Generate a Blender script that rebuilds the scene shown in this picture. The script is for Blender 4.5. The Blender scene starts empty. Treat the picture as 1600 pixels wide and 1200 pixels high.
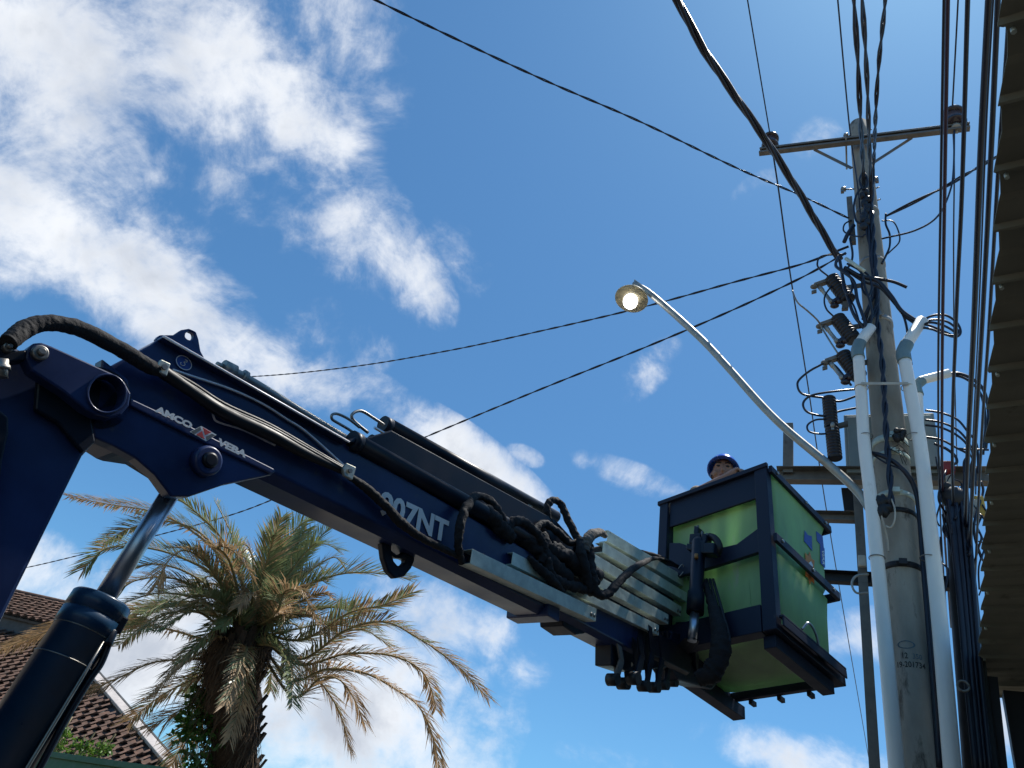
import bpy, bmesh, math, random
from mathutils import Vector as V, Matrix, noise
random.seed(11)
R_ = math.radians
PI = math.pi
scene = bpy.context.scene
COL = scene.collection

UP = V((0, 0, 1))
# ------------------------------------------------------------------ camera
CAM = V((0, 0, 1.6))
_u = V((439, -1450, 1150)).normalized()
_F = V((0, 0, 1)); _Y = (_F - _u * _F.dot(_u)).normalized(); _X = _Y.cross(_u)
def cam2w(c):
    c = V(c); return V((_X.dot(c), _Y.dot(c), _u.dot(c)))
def w2cam(w):
    return _X * w.x + _Y * w.y + _u * w.z
cd = bpy.data.cameras.new('camera'); cam = bpy.data.objects.new('camera', cd); COL.objects.link(cam)
cd.sensor_width = 36; cd.lens = 1150 / 1600 * 36; cd.clip_start = .05; cd.clip_end = 3000
_r, _t, _b = cam2w((1, 0, 0)), cam2w((0, -1, 0)), cam2w((0, 0, -1))
m = Matrix((( _r.x, _t.x, _b.x, CAM.x), (_r.y, _t.y, _b.y, CAM.y), (_r.z, _t.z, _b.z, CAM.z), (0, 0, 0, 1)))
cam.matrix_world = m
scene.camera = cam

# survey helpers: sight lines from the camera station, met with real planes, heights or distances
def ray(px, py): return cam2w(((px - 800) / 1150, (py - 600) / 1150, 1))
def C(px, py, d): return CAM + ray(px, py) * d
def H(px, py, z):
    r = ray(px, py); return CAM + r * ((z - 1.6) / r.z)
def onplane(px, py, o, n):
    r = ray(px, py); return CAM + r * ((o - CAM).dot(n) / r.dot(n))
def sight(w):
    q = w2cam(w - CAM); return (q.x / q.z * 1150 + 800, q.y / q.z * 1150 + 600, q.z)

# ------------------------------------------------------------------ sun, sky
SUN_EL, SUN_AZ = 73.0, 32.0          # az measured from +X
sdir = V((math.cos(R_(SUN_EL)) * math.cos(R_(SUN_AZ)), math.cos(R_(SUN_EL)) * math.sin(R_(SUN_AZ)), math.sin(R_(SUN_EL))))
sl = bpy.data.lights.new('sun', 'SUN'); sl.energy = 4.0; sl.angle = R_(.5); sl.color = (1, .95, .87)
so = bpy.data.objects.new('sun', sl); COL.objects.link(so)
so.rotation_euler = (-sdir).to_track_quat('-Z', 'Y').to_euler()
scene.view_settings.view_transform = 'Standard'; scene.view_settings.look = 'None'
scene.view_settings.gamma = 1; scene.view_settings.exposure = .46
W = bpy.data.worlds.new('World'); scene.world = W; W.use_nodes = True
nt = W.node_tree; nt.nodes.clear(); L = nt.links.new
def nd(t, **k):
    n = nt.nodes.new(t)
    for a, b in k.items(): setattr(n, a, b)
    return n
def mth(op, a, b=None, clamp=False):
    n = nd('ShaderNodeMath', operation=op, use_clamp=clamp)
    for i, x in enumerate((a, b)):
        if x is None: continue
        if isinstance(x, (int, float)): n.inputs[i].default_value = x
        else: L(x, n.inputs[i])
    return n.outputs[0]
SKY_STR = .1
sky = nd('ShaderNodeTexSky', sky_type='NISHITA', sun_disc=False)
sky.sun_elevation = R_(SUN_EL); sky.sun_rotation = R_(90 - SUN_AZ); sky.altitude = 0
sky.air_density = 1.0; sky.dust_density = .35; sky.ozone_density = 2.6
tc = nd('ShaderNodeTexCoord')
DIR = tc.outputs['Generated']
# cloud banks: (sight px, py, half width, half height, tilt deg, weight)
BANKS = [(60, 40, 330, 200, 10, 1.1), (300, 80, 260, 170, 35, 1.0), (470, 190, 190, 120, 50, .92), (130, 190, 280, 130, 20, .68), (330, 260, 260, 110, 35, .55),
         (520, 330, 210, 110, 42, .9), (640, 430, 120, 70, 60, .72), (210, 330, 200, 90, 30, .42), (545, 60, 110, 130, 70, .62),
         (110, 390, 250, 100, 32, 1.0), (290, 490, 230, 105, 35, 1.08), (440, 570, 170, 80, 25, .85), (20, 420, 120, 60, 10, .5),
         (740, 735, 210, 62, 38, 1.15), (620, 650, 150, 50, 38, .62), (560, 1120, 280, 175, 0, 1.3), (200, 1030, 250, 150, -10, 1.25), (70, 900, 130, 80, 10, .8),
         (690, 975, 160, 75, 25, .85), (810, 1050, 80, 50, 0, .72), (985, 745, 110, 30, 20, .47), (1335, 1000, 110, 54, -10, .72),
         (1250, 1180, 200, 46, 12, .66), (600, 150, 70, 60, 40, .5), (1275, 215, 40, 60, 60, .3), (1180, 290, 50, 24, -30, .36), (1010, 580, 80, 40, -45, .45),
         (500, 530, 130, 90, 10, .6), (1575, 1130, 60, 60, 0, .7), (820, 712, 40, 20, 20, .42), (915, 720, 40, 20, 20, .5), (1000, 1190, 160, 40, 10, .45), (720, 400, 90, 60, 50, .35)]
cov = None
for px, py, a, b, ang, w in BANKS:
    c = ray(px, py).normalized(); k = ray(px, py).length
    e1 = (ray(px + math.cos(R_(ang)), py + math.sin(R_(ang))).normalized() - c).normalized()
    e2 = c.cross(e1).normalized(); e1 = e2.cross(c).normalized()
    rot = Matrix(((e1.x, e2.x, c.x), (e1.y, e2.y, c.y), (e1.z, e2.z, c.z))).to_euler()
    mp = nd('ShaderNodeMapping', vector_type='TEXTURE')
    mp.inputs['Location'].default_value = c; mp.inputs['Rotation'].default_value = rot
    mp.inputs['Scale'].default_value = (a / 1150 / k, b / 1150 / k, .6)
    L(DIR, mp.inputs['Vector'])
    g = nd('ShaderNodeTexGradient', gradient_type='SPHERICAL'); L(mp.outputs[0], g.inputs[0])
    x = mth('MULTIPLY', mth('POWER', g.outputs['Fac'], .65), w)
    cov = x if cov is None else mth('MAXIMUM', cov, x)
def fbm(scale, detail, rough, dist, off=(0, 0, 0), stretch=(1, 1, 1)):
    mp = nd('ShaderNodeMapping'); mp.inputs['Location'].default_value = off; mp.inputs['Scale'].default_value = stretch
    L(DIR, mp.inputs[0])
    n = nd('ShaderNodeTexNoise'); n.inputs['Scale'].default_value = scale; n.inputs['Detail'].default_value = detail
    n.inputs['Roughness'].default_value = rough; n.inputs['Distortion'].default_value = dist
    L(mp.outputs[0], n.inputs['Vector']); return n.outputs['Fac']
n1 = fbm(5.5, 13, .64, .35); n2 = fbm(19, 9, .62, .5, (3, 1, 2), (1, 1.4, .85))
dens = mth('ADD', cov, mth('MULTIPLY', mth('SUBTRACT', n1, .5), 2.3))
dens = mth('ADD', dens, mth('MULTIPLY', mth('SUBTRACT', n2, .5), .75))
dens = mth('MULTIPLY', dens, mth('MULTIPLY', cov, 6, clamp=True))
mr = nd('ShaderNodeMapRange', interpolation_type='SMOOTHERSTEP'); mr.inputs['From Min'].default_value = .10; mr.inputs['From Max'].default_value = 1.15
L(dens, mr.inputs[0])
n3 = fbm(9, 7, .55, .2, (.06, .09, -.12))
shade = nd('ShaderNodeMapRange', interpolation_type='SMOOTHSTEP'); shade.inputs['From Min'].default_value = .45; shade.inputs['From Max'].default_value = 1.5
L(mth('ADD', dens, mth('MULTIPLY', mth('SUBTRACT', n3, .5), 1.6)), shade.inputs[0])
cc = nd('ShaderNodeMix', data_type='RGBA')
cc.inputs[6].default_value = (7.3, 7.5, 7.8, 1); cc.inputs[7].default_value = (4.1, 4.5, 5.2, 1)
L(shade.outputs[0], cc.inputs[0])
tint = nd('ShaderNodeMix', data_type='RGBA', blend_type='MULTIPLY'); tint.inputs[0].default_value = 1
tint.inputs[7].default_value = (.54, .90, 1.05, 1); L(sky.outputs[0], tint.inputs[6])
mx = nd('ShaderNodeMix', data_type='RGBA'); L(mr.outputs[0], mx.inputs[0]); L(tint.outputs[2], mx.inputs[6]); L(cc.outputs[2], mx.inputs[7])
bg = nd('ShaderNodeBackground'); bg.inputs[1].default_value = SKY_STR; L(mx.outputs[2], bg.inputs[0])
wo = nd('ShaderNodeOutputWorld'); L(bg.outputs[0], wo.inputs[0])

# ------------------------------------------------------------------ materials
def mat(name, col, rough=.5, metal=0, var=.25, vscale=8, bump=0, bscale=40, coat=0, emit=None, dirt=None, dscale=3, dthr=.58, spec=.5, stretch=(1, 1, 1), trans=0):
    m = bpy.data.materials.new(name); m.use_nodes = True
    t = m.node_tree; b = t.nodes['Principled BSDF']; lk = t.links.new
    b.inputs['Roughness'].default_value = rough; b.inputs['Metallic'].default_value = metal
    b.inputs['Coat Weight'].default_value = coat; b.inputs['Coat Roughness'].default_value = .12
    b.inputs['Specular IOR Level'].default_value = spec
    tcn = t.nodes.new('ShaderNodeTexCoord'); mp = t.nodes.new('ShaderNodeMapping'); mp.inputs['Scale'].default_value = stretch
    lk(tcn.outputs['Object'], mp.inputs[0])
    n = t.nodes.new('ShaderNodeTexNoise'); n.inputs['Scale'].default_value = vscale; n.inputs['Detail'].default_value = 8; n.inputs['Roughness'].default_value = .6
    lk(mp.outputs[0], n.inputs['Vector'])
    r = t.nodes.new('ShaderNodeMapRange'); r.inputs['From Min'].default_value = .3; r.inputs['From Max'].default_value = .7
    r.inputs['To Min'].default_value = 1 - var; r.inputs['To Max'].default_value = 1 + var; lk(n.outputs['Fac'], r.inputs[0])
    mm = t.nodes.new('ShaderNodeMix'); mm.data_type = 'RGBA'; mm.blend_type = 'MULTIPLY'; mm.inputs[0].default_value = 1
    mm.inputs[6].default_value = (*col, 1); lk(r.outputs[0], mm.inputs[7])
    out = mm.outputs[2]
    if dirt:
        n2 = t.nodes.new('ShaderNodeTexNoise'); n2.inputs['Scale'].default_value = dscale; n2.inputs['Detail'].default_value = 10; n2.inputs['Roughness'].default_value = .7
        lk(mp.outputs[0], n2.inputs['Vector'])
        r2 = t.nodes.new('ShaderNodeMapRange'); r2.inputs['From Min'].default_value = dthr; r2.inputs['From Max'].default_value = dthr + .1; lk(n2.outputs['Fac'], r2.inputs[0])
        m3 = t.nodes.new('ShaderNodeMix'); m3.data_type = 'RGBA'; m3.inputs[7].default_value = (*dirt, 1)
        lk(r2.outputs[0], m3.inputs[0]); lk(out, m3.inputs[6]); out = m3.outputs[2]
    lk(out, b.inputs['Base Color'])
    rr = t.nodes.new('ShaderNodeMapRange'); rr.inputs['From Min'].default_value = .3; rr.inputs['From Max'].default_value = .7
    rr.inputs['To Min'].default_value = max(.03, rough - .1); rr.inputs['To Max'].default_value = min(1, rough + .12); lk(n.outputs['Fac'], rr.inputs[0]); lk(rr.outputs[0], b.inputs['Roughness'])
    if bump:
        n4 = t.nodes.new('ShaderNodeTexNoise'); n4.inputs['Scale'].default_value = bscale; n4.inputs['Detail'].default_value = 6
        lk(mp.outputs[0], n4.inputs['Vector'])
        bp = t.nodes.new('ShaderNodeBump'); bp.inputs['Strength'].default_value = bump; bp.inputs['Distance'].default_value = .01
        lk(n4.outputs['Fac'], bp.inputs['Height']); lk(bp.outputs[0], b.inputs['Normal'])
    if emit:
        b.inputs['Emission Color'].default_value = (*emit[0], 1); b.inputs['Emission Strength'].default_value = emit[1]
    if trans:
        o = t.nodes['Material Output']; tr = t.nodes.new('ShaderNodeBsdfTranslucent'); lk(out, tr.inputs[0])
        ms = t.nodes.new('ShaderNodeMixShader'); ms.inputs[0].default_value = trans
        lk(b.outputs[0], ms.inputs[1]); lk(tr.outputs[0], ms.inputs[2]); lk(ms.outputs[0], o.inputs[0])
    return m
M = {}
M['navy'] = mat('navy_paint', (.016, .033, .108), .36, coat=.15, spec=.35, bump=.04, bscale=12, var=.35, vscale=4, dirt=(.045, .058, .10), dscale=11, dthr=.60)
M['navy2'] = mat('frame_navy_paint', (.011, .016, .036), .5, spec=.3, var=.2, vscale=6, dirt=(.06, .06, .07), dscale=14, dthr=.66)
M['dark'] = mat('dark_paint', (.006, .010, .02), .4, spec=.3, var=.3)
M['barrel'] = mat('cylinder_paint', (.008, .038, .085), .34, coat=.12, spec=.35, var=.2)
M['glint'] = mat('painted_glint', (.85, .83, .86), .4, .15, var=.15, vscale=40)  # near-white base paints in the flange's sun glint; two thin pipes share it
M['rubber'] = mat('black_rubber', (.009, .009, .011), .55, var=.3)
M['cable'] = mat('cable_sheath', (.008, .011, .026), .4, var=.2)
M['cablepurple'] = mat('maroon_cable_sheath', (.035, .012, .03), .45, var=.2)
M['fabric'] = mat('hose_sleeve_fabric', (.012, .0115, .013), .85, var=.5, vscale=20, bump=.6, bscale=60, dirt=(.07, .06, .055), dscale=14, dthr=.64)
M['fabricpale'] = mat('frayed_sleeve_fabric', (.16, .14, .12), .9, var=.4, vscale=30, bump=1, bscale=80)
M['chrome'] = mat('chrome', (.5, .54, .6), .34, .9, var=.06)
M['steel'] = mat('dull_steel', (.25, .24, .22), .42, .85, var=.3, dirt=(.12, .07, .04), dscale=12, dthr=.62)
M['zinc'] = mat('zinc_channel', (.56, .63, .55), .45, .25, var=.22, vscale=16, dirt=(.12, .11, .09), dscale=22, dthr=.64, bump=.15)
M['zincbrown'] = mat('weathered_channel', (.17, .16, .145), .6, .35, var=.25, vscale=10, dirt=(.09, .06, .045), dscale=12, dthr=.6)
M['galv'] = mat('galvanised_tube', (.33, .33, .31), .45, .6, var=.25, vscale=9, dirt=(.13, .12, .1), dscale=7, dthr=.6)
M['white'] = mat('white_lettering', (.82, .82, .80), .5, var=.1)
M['red'] = mat('red_lettering', (.55, .05, .045), .5, var=.1)
M['grey'] = mat('grey_lettering', (.12, .13, .13), .5, var=.1)
M['green'] = mat('green_fibreglass', (.46, .68, .36), .42, coat=.05, trans=.5, var=.2, vscale=3.5, bump=.2, bscale=6, dirt=(.62, .68, .56), dscale=6, dthr=.60, stretch=(1, 1, .35))
M['blue'] = mat('blue_sticker', (.03, .08, .35), .45, var=.25, vscale=60)
M['orange'] = mat('orange_sticker', (.62, .20, .02), .5, var=.3, vscale=30, dirt=(.35, .33, .1), dscale=40, dthr=.66)
M['helmet'] = mat('blue_helmet', (.03, .14, .75), .2, coat=.8, var=.05)
M['skin'] = mat('skin', (.30, .155, .105), .5, var=.12, vscale=20)
M['shirt'] = mat('tan_shirt', (.30, .22, .15), .85, var=.2, vscale=30, bump=.4)
M['trousers'] = mat('dark_trousers', (.03, .035, .05), .85)
M['eye'] = mat('eye', (.015, .01, .01), .2)
M['lip'] = mat('lips', (.20, .07, .06), .5)
M['concrete'] = mat('pole_concrete', (.31, .29, .25), .85, var=.38, vscale=3, bump=.5, bscale=25, dirt=(.12, .11, .095), dscale=6, dthr=.55, stretch=(1, 1, .35), spec=.2)
M['pvc'] = mat('white_pvc', (.82, .82, .79), .4, var=.08, vscale=5, dirt=(.55, .53, .47), dscale=5, dthr=.6, stretch=(1, 1, .3))
M['pvcgrey'] = mat('blue_grey_pvc', (.14, .22, .25), .45, var=.1)
M['pvcin'] = mat('pipe_mouth', (.5, .44, .3), .6, var=.1)
M['porcelain'] = mat('brown_porcelain', (.022, .012, .018), .25, coat=.3, var=.15)
M['porcelainpale'] = mat('grey_porcelain', (.085, .065, .08), .35, coat=.1, var=.15)
M['polymer'] = mat('black_polymer', (.012, .014, .022), .45, var=.2)
M['box'] = mat('grey_cabinet', (.28, .32, .31), .5, .2, var=.12, vscale=4, dirt=(.16, .17, .16), dscale=5, dthr=.62)
M['lampshade'] = mat('lamp_shade_enamel', (.6, .56, .44), .45, var=.08)
M['bulb'] = mat('lit_bulb', (1, 1, 1), .4, emit=((1, .98, .94), 7))
M['redplastic'] = mat('red_plastic', (.25, .03, .03), .5)
M['yellow'] = mat('yellow_plastic', (.5, .33, .06), .5, var=.2)
M['offwhite'] = mat('off_white_plastic', (.45, .42, .36), .6, var=.2)
M['tile'] = mat('roof_tile', (.11, .065, .048), .8, var=.6, vscale=7, bump=.4, bscale=30, dirt=(.04, .03, .025), dscale=6, dthr=.6, spec=.25)
M['timber'] = mat('grey_fascia', (.09, .09, .09), .8, var=.3)
M['verge'] = mat('pale_verge_board', (.62, .55, .5), .7, var=.15)
M['wall'] = mat('house_plaster', (.4, .36, .3), .85, var=.1)
M['fence'] = mat('green_fence_paint', (.012, .085, .03), .6, var=.15)
M['sheet'] = mat('canopy_sheet', (.24, .235, .18), .7, .1, spec=.2, var=.2, vscale=2, dirt=(.16, .145, .11), dscale=5, dthr=.6)
M['darksteel'] = mat('black_steelwork', (.012, .013, .017), .6, var=.3)
M['asphalt'] = mat('asphalt', (.055, .052, .05), .9, var=.25, vscale=4, bump=.3, spec=.2)
M['earth'] = mat('pale_ground', (.21, .18, .145), .95, var=.2, vscale=.5, spec=.1)
M['leafg'] = mat('palm_leaf_green', (.20, .24, .11), .36, var=.45, vscale=5, trans=.3)
M['leafb'] = mat('palm_leaf_brown', (.42, .28, .15), .6, var=.45, vscale=5, trans=.3)
M['rachis'] = mat('palm_rachis', (.22, .17, .07), .5, var=.3)
M['trunk'] = mat('palm_trunk', (.055, .038, .028), .9, var=.5, vscale=7, bump=1, bscale=30, spec=.2)
M['fibre'] = mat('palm_fibre', (.095, .062, .038), .9, var=.5, vscale=9, spec=.2)
M['bushleaf'] = mat('climber_leaf', (.05, .13, .02), .45, var=.35, vscale=9, trans=.35)
M['shrubleaf'] = mat('shrub_leaf', (.13, .24, .03), .45, var=.3, vscale=9, trans=.35)
M['warn'] = mat('warning_sticker', (.30, .13, .03), .5, var=.2)
M['clampzinc'] = mat('hose_clamp_zinc', (.5, .5, .42), .35, .7, var=.2, vscale=30)
M['faded'] = mat('faded_blue_stencil', (.10, .15, .18), .9, var=.4, vscale=40)
M['stencil'] = mat('black_stencil', (.03, .03, .03), .9, var=.4, vscale=40)

# ------------------------------------------------------------------ mesh builder
class MB:
    def __init__(s): s.v = []; s.f = []; s.sm = []
    def add(s, vs, fs, smooth=False):
        b = len(s.v); s.v += [V(x) for x in vs]; s.f += [[b + i for i in f] for f in fs]; s.sm += [smooth] * len(fs); return s
    def tube(s, pts, r, n=10, smooth=True, cap=True, flat=None):
        pts = [V(p) for p in pts]; N = len(pts)
        rs = r if isinstance(r, (list, tuple)) else [r] * N
        T = [(pts[min(i + 1, N - 1)] - pts[max(i - 1, 0)]).normalized() for i in range(N)]
        a = T[0].orthogonal().normalized(); vs = []
        for i in range(N):
            a = (a - T[i] * a.dot(T[i]));
            a = a.normalized() if a.length > 1e-6 else T[i].orthogonal().normalized()
            b = T[i].cross(a)
            for k in range(n):
                t = 2 * PI * k / n; vs.append(pts[i] + (a * math.cos(t) + b * math.sin(t)) * rs[i])
        fs = [[i * n + k, i * n + (k + 1) % n, (i + 1) * n + (k + 1) % n, (i + 1) * n + k] for i in range(N - 1) for k in range(n)]
        s.add(vs, fs, smooth)
        if cap:
            b = len(s.v) - N * n
            s.f += [[b + k for k in range(n)][::-1], [b + (N - 1) * n + k for k in range(n)]]; s.sm += [False, False]
        return s
    def cyl(s, a, b, r0, r1=None, n=20): return s.tube([a, b], [r0, r0 if r1 is None else r1], n)
    def box(s, c, x, y, z):
        c, x, y, z = V(c), V(x), V(y), V(z)
        vs = [c + x * i + y * j + z * k for i in (-1, 1) for j in (-1, 1) for k in (-1, 1)]
        return s.add(vs, [[0, 1, 3, 2], [4, 6, 7, 5], [0, 4, 5, 1], [2, 3, 7, 6], [0, 2, 6, 4], [1, 5, 7, 3]])
    def bar(s, a, b, w, h): a, b = V(a), V(b); return s.box((a + b) / 2, (b - a) / 2, w, h)
    def prism(s, poly, vec):
        n = len(poly); vec = V(vec); vs = [V(p) for p in poly] + [V(p) + vec for p in poly]
        fs = [list(range(n))[::-1], [n + i for i in range(n)]] + [[i, (i + 1) % n, n + (i + 1) % n, n + i] for i in range(n)]
        return s.add(vs, fs)
    def plate(s, outer, holes, vec):
        vec = V(vec); bm = bmesh.new()
        loops = [outer] + holes; idx = []
        for lp in loops:
            vv = [bm.verts.new(p) for p in lp]; idx.append(vv)
            for i in range(len(vv)): bm.edges.new((vv[i], vv[(i + 1) % len(vv)]))
        bmesh.ops.triangle_fill(bm, use_beauty=True, edges=bm.edges[:])
        bm.verts.index_update(); vs = [v.co.copy() for v in bm.verts]; fs = [[v.index for v in f.verts] for f in bm.faces]; n = len(vs)
        walls = []
        for vv in idx:
            for i in range(len(vv)):
                a, b = vv[i].index, vv[(i + 1) % len(vv)].index; walls.append([a, b, b + n, a + n])
        bm.free()
        return s.add(vs + [v + vec for v in vs], [f[::-1] for f in fs] + [[i + n for i in f] for f in fs] + walls)
    def ball(s, c, x, y, z, n=12, m=8):
        c, x, y, z = V(c), V(x), V(y), V(z); vs = [c + z]
        for i in range(1, m):
            t = PI * i / m
            for k in range(n):
                p = 2 * PI * k / n; vs.append(c + (x * math.cos(p) + y * math.sin(p)) * math.sin(t) + z * math.cos(t))
        vs.append(c - z); fs = [[0, 1 + k, 1 + (k + 1) % n] for k in range(n)]
        for i in range(m - 2):
            for k in range(n):
                a = 1 + i * n; fs.append([a + k, a + n + k, a + n + (k + 1) % n, a + (k + 1) % n])
        a = 1 + (m - 2) * n; fs += [[a + k, len(vs) - 1, a + (k + 1) % n] for k in range(n)]
        return s.add(vs, fs, True)
    def lathe(s, a, b, prof, n=20, smooth=True):
        a, b = V(a), V(b); return s.tube([a.lerp(b, t) for t, r in prof], [r for t, r in prof], n, smooth)
    def build(s, name, m, parent=None, bev=0, recalc=True):
        root = parent
        while root is not None and root.parent is not None: root = root.parent
        if root is not None: org = root.location.copy()
        else:
            org = V((sum(v.x for v in s.v) / len(s.v), sum(v.y for v in s.v) / len(s.v), sum(v.z for v in s.v) / len(s.v)))
        me = bpy.data.meshes.new(name); me.from_pydata([v - org for v in s.v], [], s.f)
        me.polygons.foreach_set('use_smooth', s.sm); me.materials.append(M[m] if isinstance(m, str) else m); me.update()
        if recalc:
            bm = bmesh.new(); bm.from_mesh(me); bmesh.ops.recalc_face_normals(bm, faces=bm.faces[:]); bm.to_mesh(me); bm.free()
        o = bpy.data.objects.new(name, me); COL.objects.link(o)
        if parent is None: o.location = org
        else: o.parent = parent
        if bev:
            b = o.modifiers.new('bevel', 'BEVEL'); b.width = bev; b.segments = 2; b.limit_method = 'ANGLE'; b.angle_limit = R_(40)
        return o
def tag(o, label=None, cat=None, group=None, kind=None):
    if label: o['label'] = label
    if cat: o['category'] = cat
    if group: o['group'] = group
    if kind: o['kind'] = kind
    return o
def thing(name, loc, label, cat, group=None):
    o = bpy.data.objects.new(name, None); COL.objects.link(o); o.location = V(loc); o.empty_display_size = .2
    return tag(o, label, cat, group)
def cr(pts, n=8):
    pts = [V(p) for p in pts]; P = [pts[0] * 2 - pts[1]] + pts + [pts[-1] * 2 - pts[-2]]; out = []
    for i in range(1, len(P) - 2):
        a, b, c, d = P[i - 1:i + 3]
        for k in range(n):
            t = k / n; out.append(.5 * (2 * b + (c - a) * t + (2 * a - 5 * b + 4 * c - d) * t * t + (3 * b - a - 3 * c + d) * t ** 3))
    return out + [pts[-1]]
def text_mb(txt, o, ex, ey, width, height, thick=.0015, bold=.02, slant=0, wrap=None):
    cu = bpy.data.curves.new('t', 'FONT'); cu.body = txt; cu.size = 1; cu.offset = bold; cu.extrude = .001; cu.resolution_u = 3
    ob = bpy.data.objects.new('t', cu); COL.objects.link(ob); bpy.context.view_layer.update()
    me = bpy.data.meshes.new_from_object(ob.evaluated_get(bpy.context.evaluated_depsgraph_get()))
    xs = [v.co.x for v in me.vertices]; ys = [v.co.y for v in me.vertices]
    x0, x1, y0, y1 = min(xs), max(xs), min(ys), max(ys); ez = ex.cross(ey).normalized()
    vs = []
    for v in me.vertices:
        x = (v.co.x - x0) / (x1 - x0); y = (v.co.y - y0) / (y1 - y0); z = thick if v.co.z > 0 else 0
        p = wrap(x, y, z) if wrap else o + ex * ((x * width) + slant * y * height) + ey * (y * height) + ez * z
        vs.append(p)
    mb = MB().add(vs, [list(p.vertices) for p in me.polygons])
    COL.objects.unlink(ob); bpy.data.objects.remove(ob); bpy.data.curves.remove(cu); bpy.data.meshes.remove(me)
    return mb

# ------------------------------------------------------------------ ground
tag(MB().add([(-1500, -1500, 0), (1500, -1500, 0), (1500, 1500, 0), (-1500, 1500, 0)], [[0, 1, 2, 3]]).build('ground', 'earth'), kind='structure')
HD = V((math.cos(R_(59.5)), math.sin(R_(59.5)), 0))     # along the street
CD = V((HD.y, -HD.x, 0))                                 # across it, to the right
a = V((-1.2, .2, .004)); tag(MB().add([a - HD * 60 - CD * 4.2, a - HD * 60 + CD * 4.2, a + HD * 160 + CD * 4.2, a + HD * 160 - CD * 4.2], [[0, 1, 2, 3]]).build('road', 'asphalt'), kind='structure')

# ------------------------------------------------------------------ utility pole
BASE = C(1440, 1200, 4.9); PX = V((BASE.x, BASE.y, 0))
def PP(px, py, off=0): return onplane(px, py, PX - HD * off, HD)
def prad(z): return .172 - .0058 * z
pole = thing('utility_pole', PX, 'tall round concrete pole with bolted steel crossarm, stencilled numbers and metal bands', 'utility pole')
ZT = PP(1341, 196).z
mb = MB(); N = 40
pts = [PX + UP * (ZT * i / N) for i in range(N + 1)] + [PX + UP * (ZT + .03)]
mb.tube(pts, [prad(p.z) for p in pts[:-1]] + [prad(ZT) - .03], 40)
mb.build('shaft', 'concrete', pole)
# bands
def band(z, name, m, h=.05, ex=.006, lug=True, r=None, tilt=0):
    b = MB(); rr = r or prad(z) + ex; n = 40; vs = []
    for j, (dz, dr) in enumerate(((-h / 2, -.002), (-h / 2, 0), (h / 2, 0), (h / 2, -.002))):
        for k in range(n):
            t = 2 * PI * k / n; vs.append(PX + UP * (z + dz + tilt * math.cos(t - 1)) + (CD * math.cos(t) + HD * math.sin(t)) * (rr + (dr * 4)))
    b.add(vs, [[j * n + k, j * n + (k + 1) % n, (j + 1) * n + (k + 1) % n, (j + 1) * n + k] for j in range(3) for k in range(n)], True)
    if lug:
        c = PX + UP * z - HD * (rr + .02)
        b.box(c, CD * .028, HD * .022, UP * h * .45); b.tube([c - CD * .05, c + CD * .05], .009, 8)
    return b.build(name, m, pole)
for py, mm, h, lg in ((318, 'galv', .05, True), (398, 'galv', .05, True), (492, 'galv', .06, True), (682, 'zinc', .07, True), (705, 'zinc', .04, True),
                      (768, 'zinc', .05, True), (795, 'rubber', .045, False), (880, 'darksteel', .05, True)):
    band(PP(1341 + (py - 196) * .098, py, .15).z, 'band', mm, h, lug=lg)
# crossarm
ca, cb = PP(1187, 240, .17), PP(1515, 201, .17); zc = (ca.z + cb.z) / 2
ax = (cb - ca).normalized(); upx = (UP - ax * UP.dot(ax)).normalized()
mb = MB(); mb.bar(ca, cb, HD * .004 + HD * 0, upx * .055)
for sgn in (-1, 1): mb.bar(ca - HD * .03 + upx * .051 * sgn, cb - HD * .03 + upx * .051 * sgn, HD * .03, upx * .005)
mb.bar(ca - HD * .056 + upx * .035, cb - HD * .056 + upx * .035, HD * .004, upx * .014); mb.bar(ca - HD * .056 - upx * .035, cb - HD * .056 - upx * .035, HD * .004, upx * .014)
xo = mb.build('crossarm', 'zincbrown', pole, bev=.002)
for t in (.5 - .06, .5 + .055):
    p = ca.lerp(cb, t) - HD * .04; MB().tube([p - HD * .05, p + HD * .42], .011, 8).build('bolt', 'steel', xo)
for p0, p1 in (((1273, 234), (1331, 263)), ((1424, 216), (1362, 256))):
    a, b = PP(*p0, .13), PP(*p1, .13); MB().bar(a, b, HD * .004, (b - a).cross(HD).normalized() * .02).build('brace', 'zincbrown', pole)
for px, py, s in ((1316, 296, -1), (1370, 280, 1), (1374, 292, 1), (1376, 311, 1), (1320, 212, -1), (1362, 202, 1)):
    p = PP(px, py, .02); q = PX + UP * p.z + CD * s * prad(p.z) * .8
    b = MB(); b.tube([q, p], .009, 8)
    if px in (1316, 1370, 1320): b.cyl(p - CD * s * .04, p + CD * s * .01, .032, n=10); b.box(p - UP * .03, CD * .018, HD * .018, UP * .03)
    b.build('step_bolt', 'steel', pole)
# pole stencils
def wrapf(z, h, c0, w):
    r = prad(z) + .0015
    def f(x, y, zz):
        t = -PI / 2 + c0 + (x - .5) * w / r
        return PX + UP * (z + y * h) + (CD * math.cos(t) + HD * math.sin(t)) * (r + zz * .3)
    return f
zs = PP(1436, 1043, .16).z
for tx, z_, h_, c_, w_, m_ in (('Z', zs, .042, -1.02, .024, 'stencil'), ('19-201734', zs, .042, -.08, .185, 'stencil'), ('Z', zs, .042, .86, .024, 'stencil'),
                          ('12', PP(1430, 1033, .16).z + .02, .042, -.30, .035, 'stencil'), ('350', PP(1430, 1033, .16).z + .02, .038, .22, .06, 'faded')):
    text_mb(tx, 0, V((1, 0, 0)), V((0, 1, 0)), 1, 1, bold=.01, wrap=wrapf(z_, h_, c_, w_)).build('stencil_number', m_, pole, recalc=False)
zo = PP(1425, 1013, .16).z; f = wrapf(zo, .06, -.22, .12); mb = MB(); vs = []
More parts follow.
